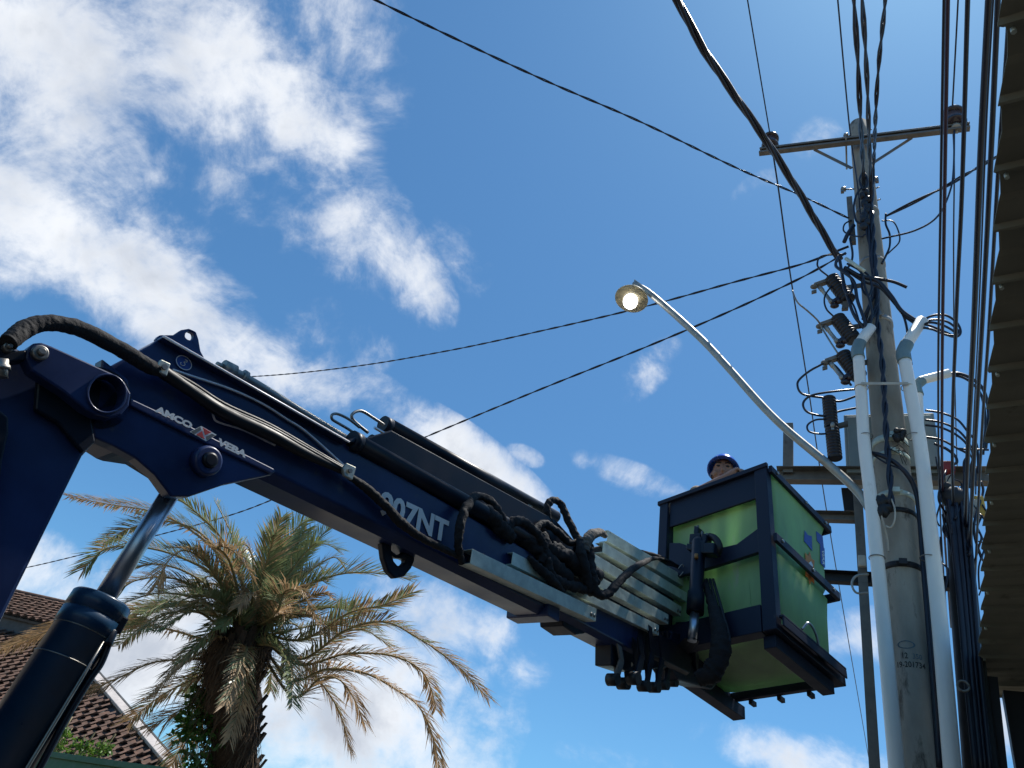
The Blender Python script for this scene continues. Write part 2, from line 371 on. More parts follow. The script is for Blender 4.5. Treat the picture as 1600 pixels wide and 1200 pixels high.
for k in range(32):
    t = 2 * PI * k / 32
    for q in (1.0, .8): vs.append(f(.5 + .5 * q * math.cos(t), .5 + .5 * q * math.sin(t), .001))
mb.add(vs, [[2 * k, 2 * k + 1, (2 * k + 3) % 64, (2 * k + 2) % 64] for k in range(32)])
mb.add([f(x, y, .001) for x, y in ((-.08, .46), (1.0, .46), (1.0, .6), (-.08, .56))], [[0, 1, 2, 3]])
mb.build('stencil_emblem', 'faded', pole, recalc=False)

# ------------------------------------------------------------------ insulators on the crossarm
def insulator(px, py, sc, label):
    b0 = PP(px, py, .19); t = thing('insulator', b0, label, 'insulator', 'pin insulators on the crossarm')
    MB().lathe(b0 - UP * .09, b0 + UP * .05 * sc, [(0, .012), (.6, .012), (.62, .05 * sc), (1, .045 * sc)]).build('pin', 'galv', t)
    o = b0 + UP * .05 * sc; h = .27 * sc
    MB().lathe(o, o + UP * h, [(0, .06 * sc), (.08, .11 * sc), (.2, .115 * sc), (.3, .08 * sc), (.34, .078 * sc)]).build('lower_shed', 'porcelain', t)
    MB().lathe(o + UP * h * .34, o + UP * h * .66, [(0, .078 * sc), (.5, .075 * sc), (1, .085 * sc)]).build('middle_ring', 'porcelainpale', t)
    MB().lathe(o + UP * h * .66, o + UP * h, [(0, .085 * sc), (.15, .115 * sc), (.5, .115 * sc), (.7, .095 * sc), (.75, .05 * sc), (1, .055 * sc)]).build('upper_shed', 'porcelain', t)
    return o + UP * h
INL = insulator(1203, 234, .95, 'brown porcelain insulator on the left end of the crossarm, behind the thick twisted cable')
INR = insulator(1494, 201, 1.12, 'larger brown porcelain insulator on the right end of the crossarm')

# ------------------------------------------------------------------ equipment frame of channels
def channel(p, q, h, d, flip=1, up=UP, m='zincbrown', mb=None):
    ax = (q - p).normalized(); u = (up - ax * up.dot(ax)).normalized(); w = ax.cross(u).normalized() * flip
    mb = mb or MB(); mb.bar(p, q, w * .004, u * h)
    for s in (-1, 1): mb.bar(p + u * h * s * .95 + w * (d + .004), q + u * h * s * .95 + w * (d + .004), w * d, u * h * .05)
    return mb
OB = -.22
fr = thing('equipment_frame', PX + UP * .0 - CD * .55 + HD * .22, 'weathered brown steel channel frame of posts and beams standing behind the concrete pole', 'steel frame')
a, b = PP(1214, 748, OB), PP(1545, 746, OB); b.z = a.z = (a.z + b.z) / 2
channel(a, b, .075, .04, 1).build('beam', 'zincbrown', fr, bev=.002)
a2, b2 = PP(1230, 800, OB + .3), PP(1345, 806, OB); 
a, b = PP(1215, 808, OB), PP(1342, 806, OB); b.z = a.z; channel(a, b, .045, .03, 1).build('beam', 'zincbrown', fr, bev=.002)
a, b = PP(1262, 902, OB), PP(1500, 906, OB); b.z = a.z; channel(a, b, .05, .03, 1).build('beam', 'darksteel', fr, bev=.002)
a, b = PP(1221, 661, OB + .04), PP(1231, 738, OB + .04); a.x, a.y = b.x, b.y; channel(b, a, .045, .035, 1, CD).build('post', 'zincbrown', fr, bev=.002)
a = PP(1345, 850, OB + .06); channel(V((a.x, a.y, 0)), V((a.x, a.y, a.z + .55)), .036, .03, 1, CD).build('post', 'zincbrown', fr, bev=.002)
a, b = PP(1323, 765, OB - .1), PP(1328, 800, OB - .1); MB().bar(a, b, CD * .045, HD * .03).build('bracket', 'darksteel', fr)

# cabinet behind the pole
a, b = PP(1318, 650, -.2), PP(1460, 655, -.2); zt = a.z; zb = PP(1322, 740, -.2).z; wv = CD * ((b - a).dot(CD) / 2); c = (a + b) / 2; c.z = (zt + zb) / 2
cab = thing('control_cabinet', V((c.x, c.y, zb)), 'grey metal cabinet mounted behind the concrete pole and white conduits', 'cabinet')
MB().box(c + HD * .12, wv, HD * .14, UP * (zt - zb) / 2).build('body', 'box', cab, bev=.01)
MB().box(c - HD * .03, wv * .93, HD * .01, UP * (zt - zb) * .44).build('door', 'box', cab, bev=.006)

# ------------------------------------------------------------------ conduits
def conduit(pl, sp, r, label, off, mouth_len=True):
    pts = [PP(x, y, off) for x, y in pl]; base = pts[-1] - UP * 0
    if mouth_len: pts.append(V((pts[-1].x, pts[-1].y, 0)))
    else: pts.append(pts[-1] - UP * .02)
    t = thing('conduit_pipe', pts[-1], label, 'conduit', 'white conduits strapped to the concrete pole')
    P = cr(pts[:-1], 5) + [pts[-1]]
    MB().tube(P, r, 22).build('pipe', 'pvc', t)
    e = [PP(x, y, off) for x, y in sp]       # elbow start, bend, spout start, spout mouth
    MB().tube(cr([pts[0] - UP * .04, pts[0].lerp(e[0], .7), e[1]], 6) , r * 1.14, 22).build('elbow', 'pvcgrey', t)
    mb = MB(); d = (e[2] - e[1]).normalized(); mb.tube([e[1] - d * .02, e[2]], r, 22, cap=False)
    mb.tube([e[2], e[2] - d * .25], r * .86, 22, cap=False)
    n = 22; bb = len(mb.v) - 2 * n; a0 = len(mb.v) - 3 * n
    mb.f += [[a0 + k, a0 + (k + 1) % n, bb + (k + 1) % n, bb + k] for k in range(n)]; mb.sm += [False] * n
    mb.build('spout', 'pvc', t, recalc=False)
    return e, d
c1, d1 = conduit([(1341, 555), (1346, 620), (1350, 690), (1362, 790), (1379, 960), (1401, 1200)], [(1339, 545), (1344, 535), (1361, 511)], .050,
    'white plastic conduit up the left side of the concrete pole with a blue-grey elbow', .24)
c2, d2 = conduit([(1413, 560), (1424, 620), (1437, 690), (1449, 790), (1467, 960), (1488, 1200)], [(1410, 548), (1417, 537), (1441, 500)], .053,
    'white plastic conduit up the right side of the pole, its spout full of cable loops', .24)
c3, d3 = conduit([(1434, 612), (1435, 640), (1436, 675), (1438, 700)], [(1431, 600), (1441, 594), (1484, 583)], .04,
    'third shorter-looking white conduit behind the right one, its spout pointing right', .1, False)
for py in (606, 682, 872):
    zz = PP(1380, py, .24).z; l = PP(1341 + (py - 555) * .092, py, .24); r = PP(1413 + (py - 555) * .117, py, .24)
    b = MB(); where = {606: '', 682: 'where the conduit bends', 872: 'level with the dark band'}[py]
    for c, side in ((l, 'left'), (r, 'right')):
        if py != 606: b = MB()
        b.tube([c + (CD * math.cos(t) + HD * math.sin(t)) * .056 for t in [2 * PI * k / 20 for k in range(21)]], .004, 6, cap=False)
        if py != 606: tag(b.build('wire_tie', 'steel'), 'thin wire tie round the %s white conduit %s' % (side, where), 'tie')
    if py == 606:
        b.bar(l - HD * .06, r - HD * .06, HD * .003, UP * .014)
        tag(b.build('pipe_strap', 'offwhite'), 'pale strap joining the two white conduits across the concrete pole', 'strap')

# ------------------------------------------------------------------ street lamp
LP = [(991, 444), (1012, 456), (1050, 488), (1100, 534), (1140, 577), (1190, 633), (1230, 672), (1290, 722), (1324, 752), (1345, 774), (1362, 800)]
LO = .05
lp = [PP(x, y, LO) for x, y in LP]
lamp = thing('street_lamp', lp[-1], 'bent galvanised lamp arm with a round cream shade and a lit bulb', 'street lamp')
MB().tube(cr(lp, 8), .038, 18).build('arm', 'galv', lamp)
sc = PP(987, 466, LO + .02)
nd_ = (V((-.12, -.12, -1))).normalized(); e1 = nd_.orthogonal().normalized()
mb = MB(); mb.lathe(sc - nd_ * .1, sc + nd_ * .015, [(0, .05), (.25, .06), (.45, .13), (.75, .185), (1, .2), (1, .196), (.78, .178), (.5, .12), (.3, .05)], 32)
mb.build('lamp_shade', 'lampshade', lamp)
bo = PP(985, 471, LO + .04); MB().cyl(sc - nd_ * .08, sc + nd_ * .03, .035).build('socket', 'galv', lamp)
MB().ball(bo, CD * .085, HD * .085, UP * .1, 20, 14).build('bulb', 'bulb', lamp)
MB().bar(lp[0] + V((0, 0, .03)), lp[1], HD * .03, UP * .03).build('bracket', 'galv', lamp, bev=.004)

# ------------------------------------------------------------------ fuse cutouts
def cutout(dx, dy, off, label):
    q = lambda x, y, o=0: PP(x + dx, y + dy, off + o)
    t = thing('fuse_cutout', q(1320, 458), label, 'fuse cutout', 'fuse cutouts left of the concrete pole')
    a, b = q(1299, 435), q(1326, 470); mb = MB(); prof = []
    for i in range(9):
        prof += [(i / 9, .064), (i / 9 + .03, .078), (i / 9 + .075, .078), (i / 9 + .1, .064)]
    mb.lathe(a, b, prof + [(1, .06)], 18); mb.build('insulator', 'polymer', t)
    mb = MB(); mb.bar(q(1272, 447), q(1300, 437), HD * .03, UP * .022); mb.ball(q(1272, 448), CD * .04, HD * .03, UP * .03); mb.bar(q(1276, 455), q(1268, 457), HD * .012, UP * .02)
    mb.build('upper_contact', 'zincbrown', t, bev=.004)
    MB().lathe(q(1281, 449), q(1301, 474), [(0, .024), (.2, .024), (.22, .019), (.8, .019), (.82, .026), (1, .026)], 12).build('fuse_tube', 'galv', t)
    mb = MB(); mb.bar(q(1300, 474), q(1314, 465), HD * .028, UP * .026); mb.ball(q(1304, 478), CD * .045, HD * .03, UP * .03); mb.ball(q(1311, 470), CD * .04, HD * .03, UP * .045)
    mb.bar(q(1312, 468), q(1324, 462), HD * .02, UP * .02); mb.build('lower_hinge', 'porcelain', t, bev=.004)
    mb = MB(); mb.bar(q(1318, 450, -.02), q(1345, 446, -.1), HD * .012, UP * .025); mb.build('bracket', 'zincbrown', t)
    if dx == 0: MB().bar(q(1324, 460), q(1320, 484), CD * .03, HD * .02).build('clamp', 'zincbrown', t)
cutout(0, 0, .1, 'topmost fuse cutout, black ribbed insulator with a rusty fuse tube under the cable knot')
cutout(9, 62, .1, 'middle fuse cutout of the three at the pole, beside the left conduit spout')
cutout(17, 119, .1, 'lowest fuse cutout of the three at the pole, beside the left conduit elbow')

# surge arrester stack
q = lambda x, y, o=.05: PP(x, y, o)
ar = thing('surge_arrester', q(1305, 718), 'black ribbed arrester stack hanging left of the grey cabinet', 'surge arrester')
for (x0, y0), (x1, y1) in (((1295, 622), (1299, 668)), ((1300, 670), (1305, 717))):
    prof = []
    for i in range(10): prof += [(i / 10, .045), (i / 10 + .025, .062), (i / 10 + .07, .062), (i / 10 + .09, .045)]
    MB().lathe(q(x0, y0), q(x1, y1), prof + [(1, .05)], 18).build('insulator', 'polymer', ar)
MB().bar(q(1302, 668), q(1325, 662, -.08), HD * .02, UP * .02).build('bracket', 'zincbrown', ar)
mb = MB(); mb.ball(q(1301, 664, .12), CD * .02, HD * .02, UP * .03); mb.bar(q(1301, 664, .11), q(1301, 672, .11), CD * .012, HD * .01); mb.build('terminal', 'galv', ar)

# ------------------------------------------------------------------ wires
def wire(name, pts, r, label, group=None, twist=0, n=8, sub=10, m='cable', pitch=.35, cat='cable'):
    P = cr(pts, sub); mb = MB()
    if twist:
        # resample evenly, then lay the strands round one another
        S = [0]
        for i in range(1, len(P)): S.append(S[-1] + (P[i] - P[i - 1]).length)
        Ltot = S[-1]; K = min(900, max(30, int(Ltot / (pitch / 7)))); Q = []; j = 0
        for k in range(K + 1):
            s = Ltot * k / K
            while j < len(S) - 2 and S[j + 1] < s: j += 1
            Q.append(P[j].lerp(P[j + 1], (s - S[j]) / max(1e-9, S[j + 1] - S[j])))
        for st in range(twist):
            A = []
            for k, p in enumerate(Q):
                T = (Q[min(k + 1, K)] - Q[max(k - 1, 0)]).normalized(); a = T.cross(UP); a = a.normalized() if a.length > .1 else V((1, 0, 0)); b = T.cross(a)
                ph = 2 * PI * (Ltot * k / K / pitch + st / twist) + .6 * math.sin(k * .05)
                A.append(p + (a * math.cos(ph) + b * math.sin(ph)) * r * 1.02)
            mb.tube(A, r, 6)
    else: mb.tube(P, r, n)
    return tag(mb.build(name, m, recalc=False), label, cat, group)
def hp(*a): return [H(*x) for x in a]
# spans
wire('power_cable', hp((820, -500, 8.3), (960, -210, 8.3), (1030, -60, 8.3), (1058, 0, 8.3), (1100, 78, 8.3), (1150, 152, 8.32), (1200, 224, 8.35), (1250, 303, 8.4), (1288, 368, 8.45)) + [PP(1312, 406, .2)], .02,
     'thick black twisted power cable sweeping from the top edge to the knot on the pole', twist=3, pitch=1.7)
wire('power_line', hp((1100, -400, 10.7), (1155, -80, 10.7), (1168, 0, 10.7)) + [INL], .008, 'thin line from the top edge to the left crossarm insulator')
wire('power_line', [INL] + hp((1217, 300, 10.6), (1235, 430, 10.5), (1262, 600, 10.4), (1300, 850, 10.4), (1360, 1200, 10.6)), .011, 'thin line running down from the left crossarm insulator past the green bucket')
wire('power_line', hp((1515, -400, 10.9), (1500, -80, 10.9), (1497, 0, 10.9)) + [INR], .009, 'thin line from the top edge to the right crossarm insulator')
wire('power_line', [INR] + hp((1491, 260, 10.5), (1490, 400, 10.4), (1492, 600, 10.4), (1500, 800, 10.4), (1520, 1000, 10.6)), .009, 'thin line running straight down from the right crossarm insulator')
wire('service_drop', [INR - UP * .2] + [PP(1490, 262, .3), PP(1484, 300, .3), PP(1465, 338, .3), PP(1430, 360, .3), PP(1378, 373, .15)], .01, 'single wire curving from the right insulator down to the concrete pole')
wire('service_drop', [H(1620, 205, 8.8), H(1560, 243, 8.85), PP(1510, 272, .3), PP(1480, 290, .25), PP(1440, 310, .2), PP(1384, 338, .1)], .011, 'twisted pair coming in from the right edge of the canopy to the concrete pole', twist=2, pitch=1.1)
wire('service_drop', hp((100, -240, 7.7), (400, -100, 7.8), (560, -15, 8.0), (587, 0, 8.05), (700, 55, 8.2), (850, 125, 8.5), (1000, 190, 8.7), (1150, 262, 8.95), (1250, 305, 9.1)) + [PP(1326, 341, .1)], .007, 'twisted black wire crossing the sky from the top left to the pole', twist=2, pitch=.5)
wire('service_drop', [PP(1326, 385, .12)] + [C(1255, 412, 8.4), C(1150, 440, 8.9), C(1000, 481, 9.8), C(850, 516, 11), C(700, 548, 12.5), C(550, 573, 14.5), C(400, 588, 17), C(250, 592, 21), C(60, 590, 32), C(-400, 560, 70)], .0076, 'twisted wire from the pole passing behind the lamp head to the left', twist=2, pitch=.6)
wire('service_drop', [PP(1322, 395, .12)] + [C(1250, 435, 8.4), C(1130, 491, 8.8), C(1000, 546, 9.4), C(850, 606, 10.2), C(700, 668, 11.3), C(560, 727, 12.6), C(440, 775, 13.8), C(350, 808, 14.8), C(200, 848, 16.6), C(50, 885, 18.5), C(-60, 905, 20), C(-300, 960, 30), C(-700, 1040, 55)], .0076, 'lowest twisted wire from the pole, passing under the boom and over the palm', twist=2, pitch=.6)
# down from the top edge to the pole
wire('power_cable', [H(1275, -500, 10.3), H(1303, -60, 10.3), H(1309, 0, 10.4), PP(1327, 195, .3), PP(1340, 290, .2), PP(1346, 360, .18)], .009, 'leftmost thin wire falling from the top edge to the pole head')
wire('power_cable', [H(1300, -500, 8.4), H(1328, -60, 8.4), H(1334, 0, 8.5), H(1341, 110, 8.7), H(1344, 180, 8.75), PP(1349, 270, .3), PP(1352, 330, .24), PP(1360, 390, .2), PP(1366, 450, .18), PP(1350, 500, .24)], .0135, 'thick twisted cable falling from the top edge down the face of the pole', twist=2, pitch=1.3)
wire('power_cable', [H(1315, -500, 8.1), H(1342, -60, 8.1), H(1347, 0, 8.2), H(1354, 110, 8.5), H(1357, 190, 8.7), PP(1361, 300, .28), PP(1364, 400, .22), PP(1372, 470, .2), PP(1356, 505, .26)], .012, 'second twisted cable beside the thick one down the pole face', twist=2, pitch=1.2)
wire('power_cable', [H(1390, -500, 8.3), H(1384, -60, 8.3), H(1383, 0, 8.4), H(1373, 100, 8.7), H(1368, 180, 8.8), PP(1365, 260, .26), PP(1362, 330, .24)], .011, 'rightmost twisted wire falling from the top edge to the pole', twist=2, pitch=.8)
wire('power_cable', [PP(1362, 330, .24), PP(1368, 420, .2), PP(1371, 500, .2), PP(1378, 560, .22), PP(1382, 620, .2), PP(1385, 680, .22), PP(1390, 740, .24), PP(1393, 790, .26)], .014, 'twisted black cable running down the middle of the pole face', twist=2, pitch=.5)
# street-side bundle on the right
SB = [((1477, -60), (1475, 0), (1470, 300), (1466, 600), (1469, 800), (1480, 980), .007, 5.6, 'cable', 'leftmost thin cable of the vertical bundle by the canopy'),
      ((1482, -60), (1481, 0), (1476, 300), (1472, 600), (1474, 800), (1486, 980), .0095, 5.55, 'cablepurple', 'maroon cable of the vertical bundle by the canopy'),
      ((1514, -60), (1512, 0), (1503, 300), (1494, 500), (1488, 700), (1492, 900), .0105, 5.4, 'cable', 'black cable of the bundle in front of the right insulator'),
      ((1548, -60), (1545, 0), (1532, 250), (1522, 500), (1511, 740), (1505, 940), .0145, 5.2, 'cable', 'thickest black cable of the vertical bundle by the canopy'),
      ((1555, -60), (1552, 0), (1541, 200), (1529, 500), (1517, 760), (1512, 960), .004, 5.1, 'cable', 'hair-thin wire between the two thick cables by the canopy'),
      ((1562, -60), (1559, 0), (1548, 250), (1535, 500), (1519, 780), (1512, 960), .011, 5.0, 'cable', 'second thickest black cable of the vertical bundle by the canopy'),
      ((1578, -60), (1574, 60), (1560, 260), (1546, 500), (1533, 700), (1522, 940), .008, 4.9, 'cable', 'rightmost cable of the bundle, brushing the canopy edge')]
for *pp, r, z, mm, lab in SB:
    pp = [(pp[0][0] + 12, -700)] + pp
    wire('street_cable', [H(x, y, z - .25 * math.sin(min(1, max(0, y / 1000)) * PI)) for x, y in pp], r, lab, 'street cables running beside the canopy', m=mm)
# cables into the conduits and loops round the pole
def loopw(lab, pts, r=.01, m='cable', **k):
    return wire('cable_loop', [PP(*p) for p in pts], r, lab, 'loose cable loops at the concrete pole', m=m, sub=12, **k)
loopw('cable dropping from the knot into the left conduit spout', [(1312, 406, .25), (1318, 440, .3), (1326, 470, .3), (1336, 495, .28), (1352, 516, .24), (1350, 528, .24)], .016)
loopw('cable looping left round the knot into the left conduit spout', [(1310, 400, .28), (1306, 415, .33), (1318, 425, .35), (1334, 440, .35), (1340, 470, .32), (1352, 505, .28), (1351, 526, .24)], .016)
loopw('cable bowing right of the pole centre into the left conduit spout', [(1324, 412, .3), (1345, 425, .32), (1352, 450, .33), (1361, 478, .3), (1362, 498, .27), (1353, 522, .24)], .012)
loopw('hanging loop beside the topmost cutout', [(1316, 425, .3), (1318, 450, .34), (1327, 460, .34), (1332, 445, .33), (1324, 425, .3), (1314, 420, .3)], .011)
loopw('narrow teardrop loop on the pole face', [(1348, 428, .3), (1347, 450, .3), (1356, 462, .3), (1362, 450, .3), (1358, 432, .3), (1349, 424, .3)], .011)
loopw('loose end sticking out right of the pole under the knot', [(1330, 425, .28), (1350, 432, .3), (1380, 437, .28), (1398, 441, .25), (1417, 449, .22)], .016)
loopw('silvery splice sleeve in the cable knot', [(1322, 404, .36), (1332, 411, .38), (1342, 418, .38), (1351, 424, .36)], .02, 'zinc')
loopw('cable crossing the pole from the knot to the right conduit spout', [(1320, 418, .3), (1345, 432, .3), (1372, 440, .28), (1392, 462, .26), (1408, 485, .24), (1432, 502, .24), (1437, 507, .24)], .021)
loopw('second cable beside it into the right conduit spout', [(1325, 424, .28), (1350, 440, .28), (1376, 450, .26), (1398, 474, .22), (1414, 494, .2), (1434, 508, .22)], .015)
loopw('thin cable hanging behind the right conduit', [(1408, 486, .05), (1414, 500, .02), (1418, 520, 0), (1420, 545, 0), (1424, 570, 0)], .012)
loopw('widest cable loop springing out of the right conduit spout', [(1437, 508, .24), (1452, 495, .26), (1475, 492, .26), (1494, 503, .26), (1501, 518, .26), (1494, 526, .26), (1475, 518, .24), (1450, 508, .24), (1438, 510, .24)], .011)
loopw('middle cable loop out of the right conduit spout', [(1438, 510, .24), (1455, 500, .2), (1478, 502, .2), (1494, 513, .2), (1498, 521, .2), (1488, 526, .2), (1465, 517, .22), (1440, 511, .24)], .011)
loopw('innermost cable loop out of the right conduit spout', [(1438, 511, .24), (1452, 504, .28), (1470, 507, .3), (1488, 516, .3), (1494, 524, .3), (1478, 523, .28), (1455, 514, .26), (1438, 512, .24)], .011)
loopw('cable fan leaving the third spout to the right', [(1480, 584, .1), (1500, 584, .1), (1522, 594, .1), (1538, 612, .1), (1545, 650, .05), (1540, 700, 0)], .014)
loopw('second cable leaving the third spout to the right', [(1480, 586, .08), (1502, 589, .08), (1520, 600, .08), (1534, 620, .08), (1540, 660, .05), (1536, 710, 0)], .011)
for i, (ya, xb, yb, lab) in enumerate(((641, 1526, 720, 'uppermost arc of the five wires bowing right of the cabinet'), (656, 1520, 735, 'second arc down of the wires bowing right of the cabinet'),
                                 (664, 1512, 742, 'third arc down of the wires bowing right of the cabinet'), (683, 1506, 750, 'fourth arc down of the wires bowing right of the cabinet'))):
    loopw(lab, [(1446, ya, -.05), (1470, ya + 4, -.03), (1495, ya + 14 + i, 0), (1512, (ya + yb) / 2 - 6, 0), (xb, yb - 25, 0), (xb + 3, yb + 20, 0)], .010)
loopw('short wire loop under the arcs right of the cabinet', [(1460, 693, 0), (1478, 701, 0), (1492, 712, 0), (1495, 722, 0), (1489, 726, 0)], .012)
loopw('thin horizontal wire tying the arcs to the canopy', [(1496, 701, .05), (1515, 702, .05), (1545, 703, .05)], .009)
loopw('big loop bowing left of the cutouts', [(1330, 602, .1), (1300, 568, .1), (1275, 574, .12), (1252, 590, .12), (1246, 602, .12), (1255, 616, .1), (1290, 622, .08), (1312, 627, .05), (1340, 618, .0)], .011)
loopw('middle loop left of the black arrester', [(1340, 608, .0), (1300, 612, .1), (1268, 618, .12), (1255, 630, .12), (1262, 644, .12), (1290, 650, .08), (1310, 643, 0), (1340, 637, -.05)], .011)
loopw('small loop left of the black arrester', [(1296, 655, .06), (1275, 656, .1), (1262, 664, .12), (1264, 674, .12), (1280, 678, .1), (1297, 677, .06)], .009)
loopw('jumper wire down to the topmost cutout', [(1322, 397, .15), (1285, 400, .15), (1277, 412, .15), (1282, 422, .14), (1292, 430, .12), (1296, 435, .1)], .010)
loopw('jumper wire from the topmost cutout to the middle one', [(1300, 446, .14), (1290, 460, .16), (1288, 472, .16), (1292, 484, .15), (1302, 494, .12)], .009)
loopw('bare jumper from the thin line down to the lower cutouts', [(1238, 454, .3), (1246, 472, .3), (1262, 486, .25), (1277, 500, .18), (1284, 512, .12), (1296, 532, .12), (1309, 552, .1)], .009, 'steel')
loopw('wire from the topmost cutout bracket to the left conduit', [(1326, 465, .1), (1334, 478, .15), (1340, 495, .2), (1344, 512, .24)], .010)
loopw('loop hanging right of the pole below the crossarm', [(1378, 345, .1), (1395, 346, .12), (1404, 362, .14), (1405, 378, .14), (1392, 392, .12), (1383, 400, .1)], .008)
loopw('angular wire right of the pole below the crossarm', [(1384, 334, .12), (1384, 350, .12), (1390, 366, .1), (1390, 385, .1), (1384, 400, .1), (1378, 412, .1)], .011)
loopw('loop left of the pole over the cut cable end', [(1330, 344, .12), (1320, 350, .15), (1318, 360, .16), (1326, 366, .16), (1345, 370, .22), (1352, 366, .22)], .009)
loopw('cut cable end left of the pole', [(1334, 352, .16), (1325, 365, .17), (1319, 378, .17)], .022)
loopw('oval loop at the cable clamp high on the pole', [(1347, 270, .24), (1343, 282, .26), (1348, 295, .26), (1355, 290, .26), (1354, 276, .26), (1349, 268, .24)], .012)
loopw('second oval loop high on the pole', [(1347, 292, .26), (1338, 305, .26), (1334, 325, .26), (1338, 345, .24), (1348, 350, .24)], .012)
loopw('cable tucked behind the straps left of the pole head', [(1328, 372, .15), (1332, 395, .16), (1330, 410, .16), (1322, 422, .2)], .012)
loopw('thick black cable wrapping across the pole under the galvanised band', [(1362, 708, .18), (1378, 712, .22), (1400, 724, .22), (1418, 742, .2), (1430, 765, .16), (1436, 800, .14), (1444, 900, .14), (1456, 1040, .14), (1468, 1200, .13)], .02)
loopw('thin wire beside the thick one wrapping the pole', [(1366, 712, .2), (1385, 724, .22), (1405, 732, .22), (1420, 744, .2), (1430, 760, .16)], .008)
loopw('pale loop of wire under the black splice', [(1393, 780, .26), (1398, 795, .28), (1398, 812, .28), (1392, 824, .26), (1384, 822, .25)], .007, 'offwhite')
loopw('pale wire hanging from the black splice', [(1375, 800, .26), (1381, 820, .24), (1386, 842, .2), (1388, 862, .18)], .008, 'offwhite')
loopw('grey hook of wire left of the left conduit at the lower beam', [(1357, 897, .1), (1338, 900, .12), (1331, 912, .12), (1338, 926, .12), (1357, 926, .1)], .009, 'galv')
mb = MB(); random.seed(5)
for k in range(9):
    c = PP(1376 + random.uniform(-9, 12), 790 + random.uniform(-10, 12), .24); mb.ball(c, CD * random.uniform(.03, .06), HD * .04, UP * random.uniform(.03, .07), 8, 6)
tag(mb.build('cable_splice', 'rubber'), 'lumpy black taped splice on the pole face below the second zinc band', 'cable splice')
mb = MB()
for k in range(8):
    c = PP(1405 + random.uniform(-6, 8), 678 + random.uniform(-5, 8), .2); mb.ball(c, CD * random.uniform(.02, .04), HD * .03, UP * random.uniform(.02, .04), 8, 6)
for k in range(14):
    c = PP(1408 + random.uniform(-6, 6), 690 + random.uniform(-6, 20), .2); d = V((random.uniform(-1, 1), random.uniform(-.5, .5), random.uniform(-1, .6))).normalized(); mb.tube([c, c + d * .05, c + d * .1 - UP * .02], .003, 4)
tag(mb.build('cable_splice', 'rubber'), 'frayed black knot on the right end of the zinc band', 'cable splice')
mb = MB()
for k in range(10):
    c = PP(1352 + random.uniform(-6, 7), 300 + k * 6, .22); mb.ball(c, CD * random.uniform(.03, .05), HD * .04, UP * .06, 8, 6)
tag(mb.build('cable_clamp', 'polymer'), 'dark tension clamp bunching the cables high on the pole', 'cable clamp')
mb = MB(); mb.bar(PP(1327, 310, .08), PP(1333, 380, .08), CD * .03, HD * .03)
tag(mb.build('bracket_plate', 'zincbrown'), 'flat dark bracket standing against the left side of the pole head', 'bracket')

# dark riser column and odds and ends right of the pole
q = lambda x, y, o=.0: PP(x, y, o)
t = thing('riser_column', V((q(1552, 1240, -.02).x, q(1552, 1240, -.02).y, 0)), 'thick black riser column leaning beside the right conduit with cable bundles taped to it', 'riser column')
MB().tube([q(1488, 775, -.05), q(1498, 830, -.05), q(1508, 960, -.05), q(1522, 1100, -.03), q(1535, 1220, -.02), q(1545, 1400, 0)], [.06, .085, .095, .1, .11, .11], 16).build('tube', 'darksteel', t)
mb = MB(); random.seed(8)
for k in range(9):
    x = random.uniform(-14, 18); mb.tube(cr([q(1492 + x, 770 + random.uniform(-8, 20), .06), q(1500 + x * .9, 850, .06), q(1510 + x * .8, 960, .08), q(1518 + x * .8, 1050, .08), q(1536 + x * .8, 1230, .08)], 4), random.uniform(.008, .022), 7)
mb.build('taped_cables', 'cable', t)
mb = MB(); mb.ball(q(1490, 778, .02), CD * .1, HD * .08, UP * .1); mb.ball(q(1478, 762, .02), CD * .05, HD * .05, UP * .05)
mb.build('cap', 'darksteel', t)
t2 = MB().bar(q(1538, 1060, -.1), q(1562, 1300, -.1), CD * .075, HD * .05); tag(t2.build('steel_post', 'darksteel'), 'black square post under the far end of the canopy, next to the riser column', 'post')
mb = MB(); mb.tube([q(1505, 1072, .15) + CD * .035 * math.cos(a) + UP * .035 * math.sin(a) for a in [2 * PI * k / 16 for k in range(17)]], .009, 6)
tag(mb.build('ring_bolt', 'steel'), 'small steel ring on the black riser column', 'ring')
mb = MB(); mb.box(q(1482, 731, -.1), CD * .045, HD * .04, UP * .05); tag(mb.build('junction_box', 'redplastic', bev=.01), 'small dark red box behind the cable bundle', 'junction box')
mb = MB(); mb.box(q(1482, 750, -.02), CD * .022 + UP * .01, HD * .01, UP * .045); tag(mb.build('cable_tag', 'offwhite', bev=.006), 'off-white tag hanging under the red box', 'tag')
mb = MB(); mb.box(q(1531, 792, -.02), CD * .035, HD * .03, UP * .09); tag(mb.build('junction_box', 'yellow', bev=.01), 'ochre yellow box tucked against the canopy edge', 'junction box')
mb = MB(); mb.box(q(1524, 795, -.0), CD * .025, HD * .02, UP * .085); tag(mb.build('junction_box', 'offwhite', bev=.012), 'off-white box hanging left of the yellow one', 'junction box')
mb = MB()
for (x, y) in ((1347, 877),): mb.box(q(x, y, -.1), CD * .03, HD * .02, UP * .05)
tag(mb.build('junction_box', 'offwhite', bev=.01), 'small cream box on the rear post beside the left conduit', 'junction box')
random.seed(21)
for k in range(20):
    x0, y0 = random.uniform(1460, 1538), random.uniform(700, 850); pts = [(x0, y0, .02)]
    for j in range(4): pts.append((pts[-1][0] + random.uniform(-13, 15), pts[-1][1] + random.uniform(6, 42), random.uniform(-.05, .1)))
    wire('loose_wire', [PP(*p) for p in pts], random.uniform(.005, .01), 'loose thin black wire in the tangle between the conduit and the canopy', 'tangled loose wires by the canopy', sub=6)

